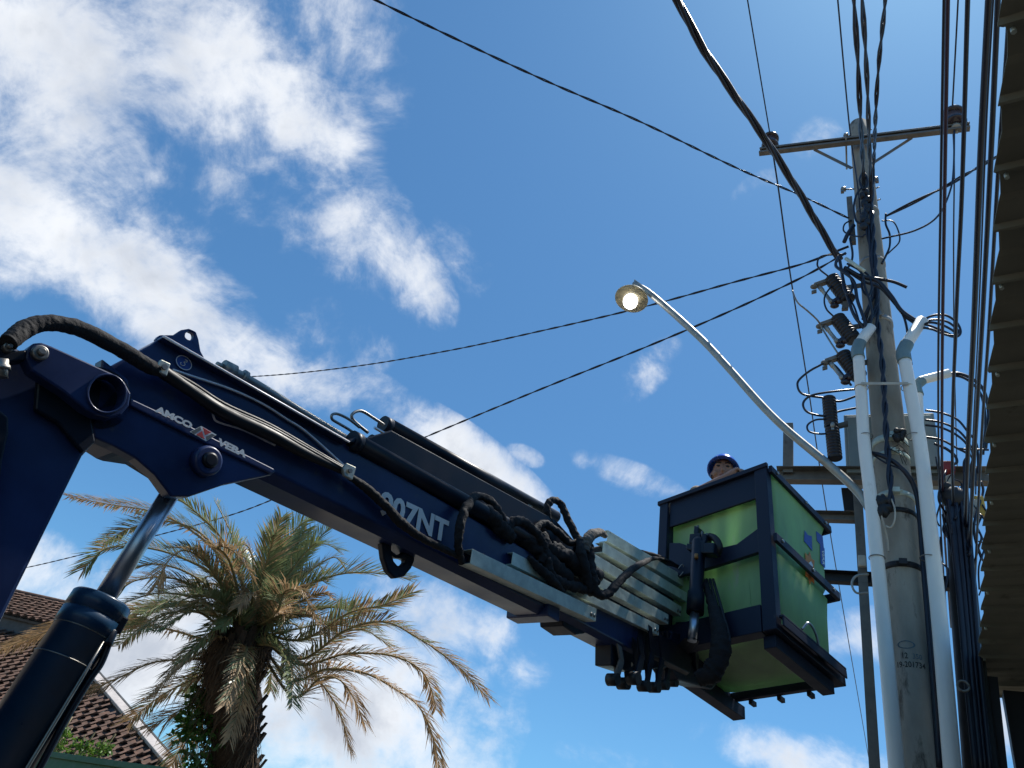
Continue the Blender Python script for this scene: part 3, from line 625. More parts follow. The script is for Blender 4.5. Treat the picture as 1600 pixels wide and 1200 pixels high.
# ------------------------------------------------------------------ canopy of ribbed sheet on the right
ZC = 4.0
e0, e1 = H(1566, 0, ZC), H(1531, 1000, ZC); ed = (e1 - e0); ed.z = 0; ed.normalize(); eo = V((ed.y, -ed.x, 0))
far = (H(1528, 1082, ZC) - e0).dot(ed)
cn = thing('metal_canopy', e0 + ed * 2, 'dark corrugated metal canopy overhanging along the right edge of the view', 'canopy')
mb = MB(); pitch = .255; s = -4.0; prof = []; random.seed(4)
while s < far:
    dz = random.uniform(-.004, .004); jt = random.uniform(-.006, .007)
    for f_, z, o_ in ((0, .0, .0), (.05, .026, .008), (.12, .03, .014), (.45, .03, .018), (.55, .022, .012), (.93, .02, .0), (.98, .0, -.006)): prof.append((s + f_ * pitch, z + dz, o_ + jt))
    s += pitch
vs = []
for s, z, o_ in prof:
    for w, dz in ((o_, 0), (1.2, .1), (3.4, .3)): vs.append(e0 + ed * s + eo * w + UP * (z + dz))
n = len(prof); b0 = mb.add(vs, [[3 * i + q, 3 * i + q + 1, 3 * i + q + 4, 3 * i + q + 3] for i in range(n - 1) for q in (0, 1)])
so_ = b0.build('sheet', 'sheet', cn, recalc=False); sm_ = so_.modifiers.new('thick', 'SOLIDIFY'); sm_.thickness = .004
for w in (.85, 1.7, 2.8):
    MB().bar(e0 - ed * 4 + eo * w + UP * (-.05 + w * .1), e0 + ed * far + eo * w + UP * (-.05 + w * .1), eo * .03, UP * .04).build('purlin', 'darksteel', cn, bev=.003)
for s in [x * .51 for x in range(0, int(far / .51) + 1)]:
    p = e0 + ed * (s + .1) + eo * .03 + UP * .01; MB().cyl(p, p - UP * .02, .008, n=6).build('screw', 'zinc', cn)
# supports at the far end of the canopy
p = H(1566, 1084, ZC - .03); p = V((p.x, p.y, 0)) + eo * .45
tag(MB().bar(p, p + UP * (ZC - .03), ed * .08, eo * .45).build('steel_column', 'darksteel', bev=.005), 'wide dark column holding the far corner of the canopy at the bottom right', 'column')
p = e0 + ed * (far + 3.5) + eo * 1.9
sh = thing('shop_building', V((p.x, p.y, 0)), 'dark shop building behind the canopy at the right edge', 'building')
pb = [e0 + ed * (-4) + eo * 2.6, e0 + ed * (far + .2) + eo * 2.6, e0 + ed * (far + .2) + eo * 7, e0 + ed * (-4) + eo * 7]
MB().prism([V((v.x, v.y, 0)) for v in pb], UP * 3.9).build('wall', 'darksteel', sh)
pd = e0 + ed * (far - 2) + eo * 2.59; MB().box(V((pd.x, pd.y, 1.5)), ed * 1.2, eo * .02, UP * 1.4).build('shutter', 'sheet', sh)

# ------------------------------------------------------------------ work basket
BM = C(1195, 735, 4.7)
ea = V((math.cos(R_(122.8)), math.sin(R_(122.8)), 0)); eb = V((math.cos(R_(36)), math.sin(R_(36)), 0))
WA, WB, HB = .775, .735, 1.09
BU = (UP + ea * .085 + eb * .0).normalized(); ea = (ea - BU * ea.dot(BU)).normalized()      # the bucket hangs a few degrees out of plumb
def BK(a, b, z): return BM + ea * a + eb * b + BU * z
def F1(px, py, off=0): return onplane(px, py, BM - eb * off, BU.cross(ea))     # face toward the crane
def F2(px, py, off=0): return onplane(px, py, BM - ea * off, BU.cross(eb))     # right-hand face
bk = thing('work_basket', BK(WA / 2, WB / 2, -HB), 'green fibreglass work bucket in a navy steel frame with stickers on its side', 'work basket')
def rr(a0, a1, b0, b1, z, r, n=6):
    out = []
    for (ca_, cb_, st) in ((a1 - r, b1 - r, 0), (a0 + r, b1 - r, 1), (a0 + r, b0 + r, 2), (a1 - r, b0 + r, 3)):
        for i in range(n + 1):
            t = PI / 2 * (st + i / n); out.append(BK(ca_ + r * math.cos(t), cb_ + r * math.sin(t), z))
    return out
def ring(ins, z, r): return rr(-.03 + ins, WA + .02 - ins, .02 + ins, WB + .01 - ins, z, r)
rings = [ring(.1, -1.045, .05), ring(.06, -1.06, .07), ring(.035, -1.03, .07), ring(.022, -.7, .07), ring(.012, -.57, .07), ring(.032, -.535, .06), ring(.012, -.49, .07), ring(.004, -.1, .07),
         ring(-.012, -.05, .08), ring(-.02, -.01, .08), ring(-.01, .012, .07), ring(.02, .018, .06), ring(.03, -.01, .06), ring(.06, -.99, .05)]
mb = MB(); n = len(rings[0]); vs = [p for r_ in rings for p in r_]
mb.add(vs, [[j * n + k, j * n + (k + 1) % n, (j + 1) * n + (k + 1) % n, (j + 1) * n + k] for j in range(len(rings) - 1) for k in range(n)], True)
mb.f += [list(range(n))[::-1], [(len(rings) - 1) * n + k for k in range(n)]]; mb.sm += [False, False]
tub = mb.build('tub', 'green', bk)
MB().box(BK(WA / 2 - .03, WB * .5, -1.0), ea * (WA / 2 - .12), eb * (WB / 2 - .14), BU * .006).build('floor_mat', 'rubber', bk)
# vertical ribs moulded in the face toward the crane
for a_ in (.17, .43, .6): MB().box(BK(a_, .05, -.58), ea * .004, eb * .008, BU * .42).build('moulded_rib', 'green', tub, bev=.003)
fw = .05
def fbox(a0, a1, b0, b1, z0, z1, name, m='navy2', bev=.004):
    return MB().box(BK((a0 + a1) / 2, (b0 + b1) / 2, (z0 + z1) / 2), ea * abs(a1 - a0) / 2, eb * abs(b1 - b0) / 2, BU * abs(z1 - z0) / 2).build(name, m, bk, bev=bev)
fbox(-.035, .05, -.05, .012, -HB, -.005, 'corner_post'); fbox(WA - .05, WA + .02, -.05, .03, -HB, -.005, 'corner_post')
fbox(-.045, WA + .035, -.06, -.035, -.02, .012, 'top_rail'); 
fbox(.055, WA - .055, -.03, -.012, -.21, -.0, 'top_panel')
fbox(.055, WA - .055, -.05, .03, -HB, -.93, 'bottom_rail')
# mid band with gussets, drawn in the frame's own plane
gus = [F1(*p, .045) for p in ((1186, 824), (1151, 850), (1120, 857), (1085, 856), (1062, 848), (1046, 848), (1043, 905), (1118, 884), (1186, 862))]
MB().prism(gus, eb * .03).build('middle_band', 'navy2', bk, bev=.004)
# straps on the right face
def strap(z0, z1, name):
    mb = MB(); mb.box(BK(-.055, WB / 2, (z0 + z1) / 2), ea * .012, eb * (WB / 2 + .035), BU * abs(z1 - z0) / 2)
    mb.box(BK(WA / 2 - .02, WB + .03, (z0 + z1) / 2), ea * (WA / 2 + .04), eb * .012, BU * abs(z1 - z0) / 2)
    o = mb.build(name, 'navy2', bk, bev=.004)
    b = MB()
    for y in (.03, WB * .55, WB - .06):
        b.tube([BK(-.066, y, (z0 + z1) / 2), BK(-.078, y, (z0 + z1) / 2)], .011, 6)
    b.build('bolt', 'galv', o)
strap(-.055, -.005, 'strap'); strap(-.55, -.495, 'strap')
fbox(-.035, .05, .012, WB + .03, -HB, -HB + .055, 'side_rail'); fbox(WA - .05, WA + .02, .03, WB + .03, -HB, -HB + .05, 'side_rail')
fbox(-.035, WA + .02, WB - .01, WB + .03, -HB, -HB + .05, 'rear_rail')
fbox(-.07, -.04, -.03, WB - .02, -HB + .07, -HB + .085, 'kick_rail'); fbox(-.07, -.06, -.03, WB - .02, -HB + .02, -HB + .07, 'kick_rail')
fbox(WA - .09, WA, -.1, WB + .1, -HB - .085, -HB - .004, 'fork_beam'); 
fbox(.0, .075, .0, WB - .06, -HB - .075, -HB - .004, 'fork_beam')
MB().tube(cr([BK(-.05, .22, -.98), BK(-.075, .26, -.93), BK(-.075, .34, -.97), BK(-.05, .42, -1.05)], 6), .007, 8).build('handle', 'chrome', bk)
for k in range(3): MB().box(BK(.2 + k * .2, WB + .05, -HB - .01), ea * .012, eb * .03, BU * .014).build('bolt', 'darksteel', bk)
# stickers (on the right-hand face of the tub)
OF = .026
def f2poly(pts, m, name, off=OF, th=.002, lab=None):
    o = MB().prism([F2(x, y, off) for x, y in pts], -ea * th).build(name, m, tub, recalc=True)
    if lab: o['label'] = lab
f2poly([(1257, 829), (1262, 836), (1268, 838), (1269, 861), (1261, 851), (1256, 846)], 'blue', 'sticker', lab='torn square blue sticker')
f2poly([(1275, 830), (1285, 838), (1287, 857), (1276, 845)], 'blue', 'sticker', lab='blue sticker beside the edge lettering')
random.seed(2)
star = []
for k in range(16):
    t = 2 * PI * k / 16; r_ = 1 if k % 2 == 0 else .72; star.append((1265 + 10 * r_ * math.cos(t), 888 + (26 * r_) * math.sin(t) + 9 * r_ * math.cos(t)))
f2poly(star, 'orange', 'sticker', lab='orange star shaped sticker under the middle strap')
f2poly([(1263, 880), (1267, 877), (1270, 884), (1266, 890)], 'white', 'sticker', OF + .003)
f2poly([(1281, 850), (1288, 857), (1289, 888), (1282, 880)], 'blue', 'sticker', lab='blue strip with white letters at the far edge')
mb = text_mb('VIAR', F2(1284, 858, OF + .003), (F2(1285, 882, OF) - F2(1284, 858, OF)).normalized(), (F2(1289, 862, OF) - F2(1284, 858, OF)).normalized(), (F2(1285, 882, OF) - F2(1284, 858, OF)).length, .03)
mb.build('sticker_lettering', 'white', tub, recalc=False)
# levelling cylinder at the basket
cy0, cy1, cy2 = F1(1092, 842, .14), F1(1086, 958, .16), F1(1081, 1002, .16)
lc = thing('levelling_cylinder', cy2, 'black levelling cylinder with a short chrome rod hanging upright in front of the green bucket', 'hydraulic cylinder')
MB().lathe(cy0, cy1, [(0, .03), (.05, .042), (.72, .042), (.74, .05), (1, .05)], 20).build('barrel', 'dark', lc)
MB().cyl(cy1, cy2, .026).build('rod', 'chrome', lc)
mb = MB(); random.seed(3)
for (x, y, a, b) in ((1090, 845, .07, .05), (1098, 858, .06, .06), (1104, 845, .03, .05), (1112, 860, .06, .05), (1082, 858, .04, .03), (1092, 832, .03, .04)):
    c = F1(x, y, .12 + random.uniform(-.02, .04)); mb.box(c, ea * a * .6 + UP * .01, eb * .035, UP * b * .7)
mb.build('valve_block', 'dark', lc, bev=.006)
mb = MB()
for (x, y) in ((1090, 826), (1097, 835), (1084, 840), (1104, 838), (1079, 852)):
    c = F1(x, y, .13); mb.cyl(c - UP * .02, c + UP * .02, .008, n=8)
mb.build('fitting', 'steel', lc)
MB().cyl(F1(1088, 866, .19), F1(1088, 873, .19), .012).build('plug', 'warn', lc)
mb = MB(); mb.tube(cr([F1(1108, 838, .1), F1(1118, 842, .12), F1(1124, 855, .12), F1(1120, 868, .1)], 6), .022, 8); mb.build('hose', 'rubber', lc)

# ------------------------------------------------------------------ loader crane
A0, B0 = C(250, 620, 2.2), C(1080, 985, 4.45)
cdv = B0 - A0; cdv.z = 0; cdv.normalize(); NN = V((cdv.y, -cdv.x, 0))
if NN.dot(CAM - A0) < 0: NN = -NN
def K(px, py, off=0): return onplane(px, py, A0 + NN * off, NN)
def KP(pts, off=0): return [K(x, y, off) for x, y in pts]
crn = thing('loader_crane', V((C(-300, 1100, 1.5).x, C(-300, 1100, 1.5).y, 0)), 'dark blue hydraulic loader crane reaching from the left to the green bucket', 'crane')
def plate(poly, off, th, name, m='navy', bev=.005, holes=None, parent=None):
    mb = MB()
    if holes: mb.plate(KP(poly, off), [KP(h, off) for h in holes], -NN * th)
    else: mb.prism(KP(poly, off), -NN * th)
    return mb.build(name, m, parent or crn, bev=bev)
def circ(x, y, a, b=None, n=24, rot=0): 
    b = b or a; return [(x + a * math.cos(t) * math.cos(rot) - b * math.sin(t) * math.sin(rot), y + a * math.cos(t) * math.sin(rot) + b * math.sin(t) * math.cos(rot)) for t in [2 * PI * k / n for k in range(n)]]
# outer boom box: hexagonal section lofted along the boom
def loft_boom(secs, name, m='navy', bev=.006):
    # secs: list of (top px, crease px) with the same width; section = chamfered box
    mb = MB(); rings = []
    for (tp, bt, w) in secs:
        a, b = K(*tp), K(*bt); up = (a - b); h = up.length; u = up.normalized()
        c = .18 * w
        rings.append([b + NN * 0, a - u * .0, a - NN * w, b - NN * w, b - NN * (w - c) - u * c * .8, b - NN * c - u * c * .8])
    vs = [p for r_ in rings for p in r_]; n = 6
    mb.add(vs, [[j * n + k, j * n + (k + 1) % n, (j + 1) * n + (k + 1) % n, (j + 1) * n + k] for j in range(len(secs) - 1) for k in range(n)])
    mb.f += [list(range(n))[::-1], [(len(secs) - 1) * n + k for k in range(n)]]; mb.sm += [False, False]
    return mb.build(name, m, crn, bev=bev)
boom = loft_boom([((172, 572), (158, 662), .2), ((236, 538), (195, 686), .2), ((248, 529), (205, 690), .2), ((420, 622), (400, 724), .2), ((640, 752), (625, 835), .2), ((872, 888), (862, 955), .2)], 'main_boom')
st1 = loft_boom([((860, 888), (853, 943), .17), ((1000, 968), (994, 1018), .17)], 'boom_extension')
st2 = loft_boom([((990, 968), (985, 1006), .145), ((1085, 1018), (1078, 1052), .145)], 'boom_extension', 'dark')
# collar at the end of the outer box
cl = MB(); a, b = K(862, 878, .02), K(856, 962, .02); a2, b2 = K(880, 889, .02), K(874, 972, .02)
cl.prism([a, a2, b2, b], -NN * .25); cl.build('boom_collar', 'navy', crn, bev=.006)
plate([(878, 955), (918, 975), (914, 990), (900, 992), (880, 978)], -.03, .14, 'wear_pad_box', 'dark')
# top flange, its sun glint painted as a pale edge strip, and side pipes
mb = MB(); a, b = K(250, 528, .012), K(540, 692, .012); mb.bar(a, b, NN * .02, UP * .006); mb.build('top_flange', 'navy', crn, bev=.003)
a, b = K(254, 527, .034), K(545, 692, .034); mb = MB(); mb.tube([a + UP * .004, b + UP * .004], .004, 6); mb.build('flange_glint', 'glint', crn)
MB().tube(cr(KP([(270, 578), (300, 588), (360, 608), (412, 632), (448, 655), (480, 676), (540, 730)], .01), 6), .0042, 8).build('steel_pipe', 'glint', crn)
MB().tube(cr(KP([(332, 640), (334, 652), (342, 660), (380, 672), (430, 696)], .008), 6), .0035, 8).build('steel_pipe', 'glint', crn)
# cheek plate with the lettering
cheek = plate([(160, 560), (200, 592), (206, 622), (300, 668), (432, 736), (424, 742), (352, 757), (297, 776), (268, 776), (242, 742), (212, 716), (176, 696), (148, 684), (140, 655), (150, 640)], .045, .05, 'cheek_plate')
plate([(204, 622), (300, 667), (430, 733), (424, 740), (300, 682), (204, 634)], .056, .012, 'cheek_ridge', 'navy', bev=.004, parent=cheek)
# far cheek plate
plate([(140, 655), (212, 700), (300, 720), (424, 742), (352, 757), (297, 776), (262, 776), (240, 745), (200, 720), (150, 700)], -.2, .04, 'cheek_plate', 'dark')
# link arm with pin bores
link = plate([(40, 560), (42, 546), (52, 536), (66, 535), (80, 540), (180, 585), (196, 598), (205, 615), (202, 634), (190, 648), (172, 653), (150, 648), (135, 640), (100, 612), (50, 580)], .10, .05, 'link_arm', holes=[circ(167, 615, 28)])
mb = MB(); c = K(167, 615, .095); e1_ = cdv; 
mb.cyl(c - NN * .22, c - NN * .05, .088, n=28); mb.build('bore_shade', 'rubber', link)  # solid black disc painting the shade inside the hole
vr = [K(x, y, .103) for x, y in circ(167, 615, 30, 30, 29)]; MB().tube(vr + [vr[0]], .0032, 8, cap=False).build('bore_rim', 'navy', link)
def boss(px, py, off, r, hgt, name='pin', m='dark', par=None, cap='steel'):
    c = K(px, py, off); o = MB().lathe(c, c + NN * hgt, [(0, r), (.75, r), (.95, r * .92), (1, r * .8)], 28).build(name, m, par or crn)
    MB().lathe(c + NN * hgt, c + NN * (hgt + .012), [(0, r * .55), (.7, r * .5), (1, r * .35)], 20).build('bolt', cap, o)
boss(318, 722, .045, .046, .035, m='navy', cap='dark'); boss(60, 553, .10, .02, .018, m='steel')
# lifting lug
plate([(244, 530), (250, 523), (272, 523), (284, 515), (296, 513), (307, 518), (311, 530), (314, 548), (322, 563), (326, 572)], -.05, .025, 'lifting_lug', holes=[circ(297, 524, 7)])
# lower (inner) boom: big dark box going down to the left
lb = MB(); lb.prism(KP([(-140, 500), (-20, 512), (30, 545), (60, 560), (118, 604), (150, 650), (150, 690), (130, 712), (0, 976), (-160, 1290), (-330, 1290), (-260, 900)], .03), -NN * .26)
lb.build('inner_boom', 'navy', crn, bev=.01)
plate([(0, 640), (14, 652), (14, 676), (4, 720), (-4, 790), (-30, 800), (-30, 640)], .09, .03, 'guard_plate', 'dark')
plate([(60, 580), (140, 640), (150, 690), (130, 708), (90, 660), (55, 640)], .055, .02, 'knuckle_web', 'dark')
plate([(0, 528), (25, 536), (22, 548), (42, 546), (42, 562), (14, 566), (-6, 580), (-30, 570), (-30, 528)], .10, .05, 'hose_bracket', 'dark')
boss(10, 545, .10, .012, .02, m='steel')
mb = MB(); mb.cyl(K(4, 562, .12), K(2, 590, .12), .015, n=6); mb.cyl(K(3, 572, .12), K(3, 578, .12), .02, n=6); mb.build('hose_fitting', 'steel', crn)
# lift cylinder, in the middle of the boom's width
MO = -.03
c0, c1_, c2_ = K(-118, 1375, MO), K(161, 937, MO), K(276, 755, MO)
o = MB().lathe(c0, c1_, [(0, .0735), (.86, .0735), (.862, .0775), (.925, .0775), (.927, .0745), (.931, .0745), (.933, .0785), (.992, .0785), (1, .074)], 40).build('lift_cylinder', 'barrel', crn)
c1p = c1_
MB().cyl(c1_, c2_, .0275, n=28).build('piston_rod', 'chrome', o)
MB().lathe(c1_ - (c2_ - c1_).normalized() * .02, c1_ + (c2_ - c1_).normalized() * .004, [(0, .074), (.6, .06), (1, .036)], 28).build('gland', 'dark', o)
for py in (1000, 1052):
    t_ = (py - 938) / (1375 - 938); c = c1_.lerp(c0, t_); d_ = (c0 - c1_).normalized(); a_ = d_.orthogonal().normalized(); b_ = d_.cross(a_)
    MB().tube([c + (a_ * math.cos(x) + b_ * math.sin(x)) * .0742 for x in [2 * PI * k / 40 for k in range(41)]], .0016, 6, cap=False).build('weld_seam', 'steel', o)
mb = MB(); mb.box(K(181, 975, .01), cdv * .018, NN * .02, UP * .022); mb.cyl(K(176, 985, .02), K(166, 1008, .03), .014, n=12); mb.build('valve', 'dark', o, bev=.004)
MB().tube(cr(KP([(172, 1000), (158, 1036), (140, 1062), (105, 1120), (62, 1200), (22, 1270)], .02), 6), .009, 10).build('hydraulic_pipe', 'dark', o)
MB().tube([K(163, 1000, .03), K(130, 1055, .035), K(42, 1200, .04), K(0, 1270, .04)], .005, 8).build('hydraulic_pipe', 'steel', o)
boss(276, 757, -.005, .03, .02, m='dark')
# slewing column and base below the frame
cb_ = K(-330, 1290, -.1); base_p = V((cb_.x, cb_.y, 0))
MB().cyl(base_p + UP * .9, V((cb_.x, cb_.y, max(1.2, cb_.z + .2))), .17).build('column', 'navy', crn)
MB().box(base_p + UP * .7, cdv * .5, NN * .35, UP * .25).build('base', 'dark', crn, bev=.02)
# towing eye under the boom
eye = plate([(597, 848), (600, 872), (607, 893), (618, 904), (632, 901), (643, 888), (648, 876), (648, 862), (640, 860), (622, 868), (612, 860), (612, 850)], -.07, .03, 'hook_eye', 'dark', holes=[[(613, 868), (620, 872), (634, 874), (634, 879), (629, 884), (622, 884), (616, 877)]])
# extension cylinders on top
def kcyl(p, q_, r, off, name, m, off2=None, n=20, par=None):
    return MB().cyl(K(*p, off), K(*q_, off if off2 is None else off2), r, n=n).build(name, m, par or crn)
k1 = kcyl((556, 692), (935, 900), .036, .0, 'extension_cylinder', 'dark'); kcyl((548, 688), (560, 694), .04, .0, 'end_cap', 'dark', par=k1)
k2 = kcyl((578, 688), (900, 862), .026, -.07, 'extension_cylinder', 'dark')
k3 = kcyl((606, 665), (868, 808), .034, -.16, 'extension_cylinder', 'dark'); kcyl((598, 662), (608, 667), .036, -.16, 'end_cap', 'dark', par=k3)
kcyl((585, 668), (880, 842), .006, -.07, 'steel_pipe', 'chrome')
plate([(548, 690), (560, 680), (600, 700), (590, 712)], .03, .22, 'cylinder_cradle', 'dark')
plate([(575, 684), (612, 672), (868, 812), (930, 880), (925, 900), (560, 705)], -.04, .13, 'cylinder_tray', 'dark')
plate([(560, 700), (940, 905), (940, 925), (552, 712)], -.02, .16, 'cylinder_tray', 'dark')
MB().tube(cr(KP([(352, 575), (400, 602), (470, 645), (548, 692)], -.07), 4), .019, 14).build('hydraulic_tube', 'steel', crn)
kcyl((348, 573), (366, 582), .026, -.07, 'tube_collar', 'steel'); kcyl((377, 588), (383, 592), .027, -.07, 'tube_collar', 'steel'); kcyl((338, 570), (350, 575), .012, -.07, 'tube_collar', 'steel')
MB().tube(cr(KP([(585, 703), (560, 682), (545, 671), (528, 661), (519, 655), (519, 648), (528, 647), (545, 655), (562, 668)], -.04), 5), .0055, 8).build('u_bend_pipe', 'steel', crn)
MB().tube(cr(KP([(575, 676), (560, 664), (551, 655), (550, 648), (557, 643), (567, 643), (585, 654), (600, 664)], -.1), 5), .0065, 8).build('u_bend_pipe', 'steel', crn)
kcyl((829, 797), (827, 790), .006, -.14, 'stud', 'galv'); kcyl((824, 789), (831, 791), .006, -.14, 'stud', 'galv')
# hose sleeve along the side
def sleeve(pts, rs, name, m='fabric', amp=.12, seed=0, sub=14, n=14, par=None):
    P = cr(pts, sub); N_ = len(P); R2 = []
    for i in range(N_):
        t = i / (N_ - 1) * (len(rs) - 1); j = min(int(t), len(rs) - 2); R2.append(rs[j] + (rs[j + 1] - rs[j]) * (t - j))
    mb = MB(); mb.tube(P, R2, n)
    for i, v in enumerate(mb.v):
        c = P[i // n]; d = v - c
        if d.length > 0:
            f_ = noise.noise(V(((i // n) * .5 + .25 * (i % n), math.cos(2 * PI * (i % n) / n) * .9 + seed, math.sin(2 * PI * (i % n) / n) * .9))) * 1.5 + noise.noise(v * 40 + V((seed, 3, 0))) * .45
            v += d * amp * f_
    return mb.build(name, m, par or crn, recalc=False)
hs = sleeve([K(12, 536, .12), K(38, 515, .10), K(70, 505, .09), (K(120, 512, .08)), K(180, 541, .06), K(232, 572, .05), K(256, 582, .045)], [.022, .024, .022, .022, .023, .022, .015], 'hose_sleeve', amp=.06)
sleeve(KP([(250, 578), (300, 612), (350, 645), (420, 678), (480, 710), (545, 740)], .035), [.02, .018, .021, .021, .018, .012], 'hose_sleeve', 'rubber', amp=.02, seed=4)
for i, dy in enumerate((0, 5, 9)):
    MB().tube(cr(KP([(252, 574 + dy), (300, 600 + dy), (350, 632 + dy), (420, 664 + dy * .8), (480, 698 + dy * .7), (545, 736 + dy * .4)], .03 + .012 * (i % 2)), 6), .008, 10).build('hydraulic_hose', 'rubber', crn)
sleeve(KP([(546, 744), (575, 765), (605, 793), (625, 815), (655, 838), (690, 856), (722, 872)], .03), [.012, .017, .017, .02, .016, .014, .012], 'hose_sleeve', 'fabric', amp=.16, seed=9)
for (x, y) in ((256, 576), (546, 738)):
    cc_ = plate([(x - 10, y - 6), (x - 4, y - 15), (x + 11, y - 8), (x + 5, y + 12), (x - 8, y + 5)], .065, .014, 'hose_clamp', 'clampzinc', bev=.003)
    c = K(x, y - 2, .066); MB().cyl(c, c + NN * .008, .009, n=6).build('bolt', 'steel', cc_)
# sleeve bundles round the extension end
SL = [([(722, 880, .03), (716, 850, .05), (720, 818, .06), (730, 790, .04), (745, 775, .0), (768, 785, .0), (785, 812, .02), (790, 830, .0)], [.016, .02, .022, .024, .02, .022, .024, .016], 1, 'fabric'),
      ([(735, 872, .04), (752, 882, .04), (760, 876, .02)], [.014, .02, .012], 2, 'fabric'),
      ([(790, 830, .02), (803, 815, .03), (820, 818, .03), (840, 838, .03), (850, 860, .03), (845, 880, .03)], [.016, .026, .026, .03, .03, .02], 3, 'fabric'),
      ([(845, 835, .0), (858, 858, .03), (880, 868, .04), (905, 880, .05), (935, 900, .06)], [.03, .034, .034, .03, .03], 4, 'fabric'),
      ([(862, 822, -.05), (854, 800, -.06), (860, 783, -.06), (874, 785, -.05), (886, 808, -.02), (900, 838, .02), (912, 850, .04)], [.016, .024, .021, .021, .023, .025, .022], 5, 'fabric'),
      ([(833, 830, -.02), (850, 818, -.02), (872, 832, 0), (890, 848, .02), (905, 846, .04)], [.02, .022, .022, .02, .018], 6, 'fabric'),
      ([(855, 872, .04), (862, 900, .05), (880, 912, .05), (905, 918, .06), (925, 925, .07)], [.022, .028, .03, .028, .024], 10, 'fabric'),
      ([(918, 848, .05), (922, 870, .07), (925, 900, .09), (932, 925, .10), (948, 928, .11), (968, 908, .12), (990, 888, .10), (1008, 878, .04), (1026, 872, -.05), (1050, 878, -.12)], [.03, .028, .028, .026, .026, .024, .022, .018, .012, .009], 7, 'fabric')]
SL += [([(800, 835, -.02), (830, 850, .0), (860, 880, .02), (890, 905, .03)], [.03, .045, .05, .035], 41, 'fabric'),
       ([(858, 850, .01), (885, 872, .03), (915, 895, .05), (930, 912, .06)], [.03, .05, .05, .035], 42, 'fabric'),
       ([(745, 790, -.02), (765, 805, .01), (785, 828, .02), (800, 840, .02)], [.03, .04, .04, .03], 43, 'fabric'),
       ([(826, 870, .04), (840, 885, .05), (862, 905, .06), (880, 925, .05)], [.012, .022, .026, .014], 44, 'fabric'),
       ([(905, 842, .06), (908, 868, .08), (916, 898, .08), (922, 925, .08)], [.02, .03, .03, .025], 45, 'fabric')]
for P_, rs, sd, mm in SL: sleeve([K(*p) for p in P_], [q_ * .86 for q_ in rs], 'hose_sleeve', mm, amp=.24, seed=sd, sub=12, n=16)
o = sleeve([K(*p) for p in [(914, 862, .06), (917, 846, .06), (924, 836, .05), (938, 832, .03), (946, 838, .0)]], [.02, .028, .027, .02, .012], 'hose_sleeve', 'fabricpale', amp=.2, seed=8); o['label'] = 'pale frayed end of a hose sleeve'
sleeve([K(*p) for p in [(1002, 862, -.12), (1030, 870, -.12), (1060, 886, -.1), (1082, 905, -.08), (1098, 935, -.06), (1110, 965, -.04), (1118, 1000, -.02), (1108, 1040, .0)]], [.012, .012, .012, .014, .017, .028, .036, .04], 'hose_sleeve', 'fabric', amp=.12, seed=12)
for k in range(3): MB().tube(cr([K(*p) for p in [(1000 + k * 3, 866 + k, -.1), (1035, 876 + 2 * k, -.1), (1068 + k, 892, -.1), (1090, 915 + 2 * k, -.09), (1106 + k * 2, 955, -.05)]], 6), .005, 8).build('hydraulic_hose', 'rubber', crn)
mb = MB(); 
for (x, y) in ((1060, 888), (1067, 882), (1070, 893)): mb.tube(cr([K(x, y, -.06), K(x + 6, y - 6, -.05), K(x + 9, y + 3, -.05), K(x + 2, y + 12, -.05)], 5), .0025, 6)
mb.build('cable_tie', 'offwhite', crn)
# galvanised hose rails
def rail(p, q_, hpx, off, dep, name='hose_rail'):
    a = K(*p, off); b = K(*q_, off); ax_ = (b - a).normalized(); u_ = (UP - ax_ * UP.dot(ax_)).normalized(); h = hpx / 2
    mb = MB(); mb.bar(a, b, NN * .002, u_ * h)
    for s_ in (-1, 1): mb.bar(a + u_ * (h - .002) * s_ - NN * (dep / 2 + .002), b + u_ * (h - .002) * s_ - NN * (dep / 2 + .002), NN * dep / 2, u_ * .002)
    mb.bar(b - NN * (dep / 2 + .002), b - NN * (dep / 2 + .002) + ax_ * .002, NN * dep / 2, u_ * h)
    o = mb.build(name, 'zinc', crn, bev=.0015)
    for dx in (.018, .045):
        c = b - ax_ * dx - u_ * h * .25; MB().lathe(c, c + NN * .009, [(0, .009), (.6, .009), (1, .005)], 12).build('bolt', 'steel', o)
rail((736, 869), (931, 961), .062, .06, .07)
rail((800, 872), (1029, 985), .056, .03, .06)
rail((850, 862), (1044, 968), .056, .0, .05)
rail((900, 857), (1064, 955), .058, -.03, .05)
rail((942, 855), (1082, 939), .058, -.06, .05)
rail((949, 837), (1090, 921), .066, -.09, .05)
plate([(905, 860), (950, 850), (1080, 930), (1062, 985), (1030, 1000), (880, 925)], -.16, .02, 'rail_backing', 'dark')
plate([(815, 885), (842, 899), (840, 908), (813, 895)], .012, .004, 'warning_sticker', 'warn')
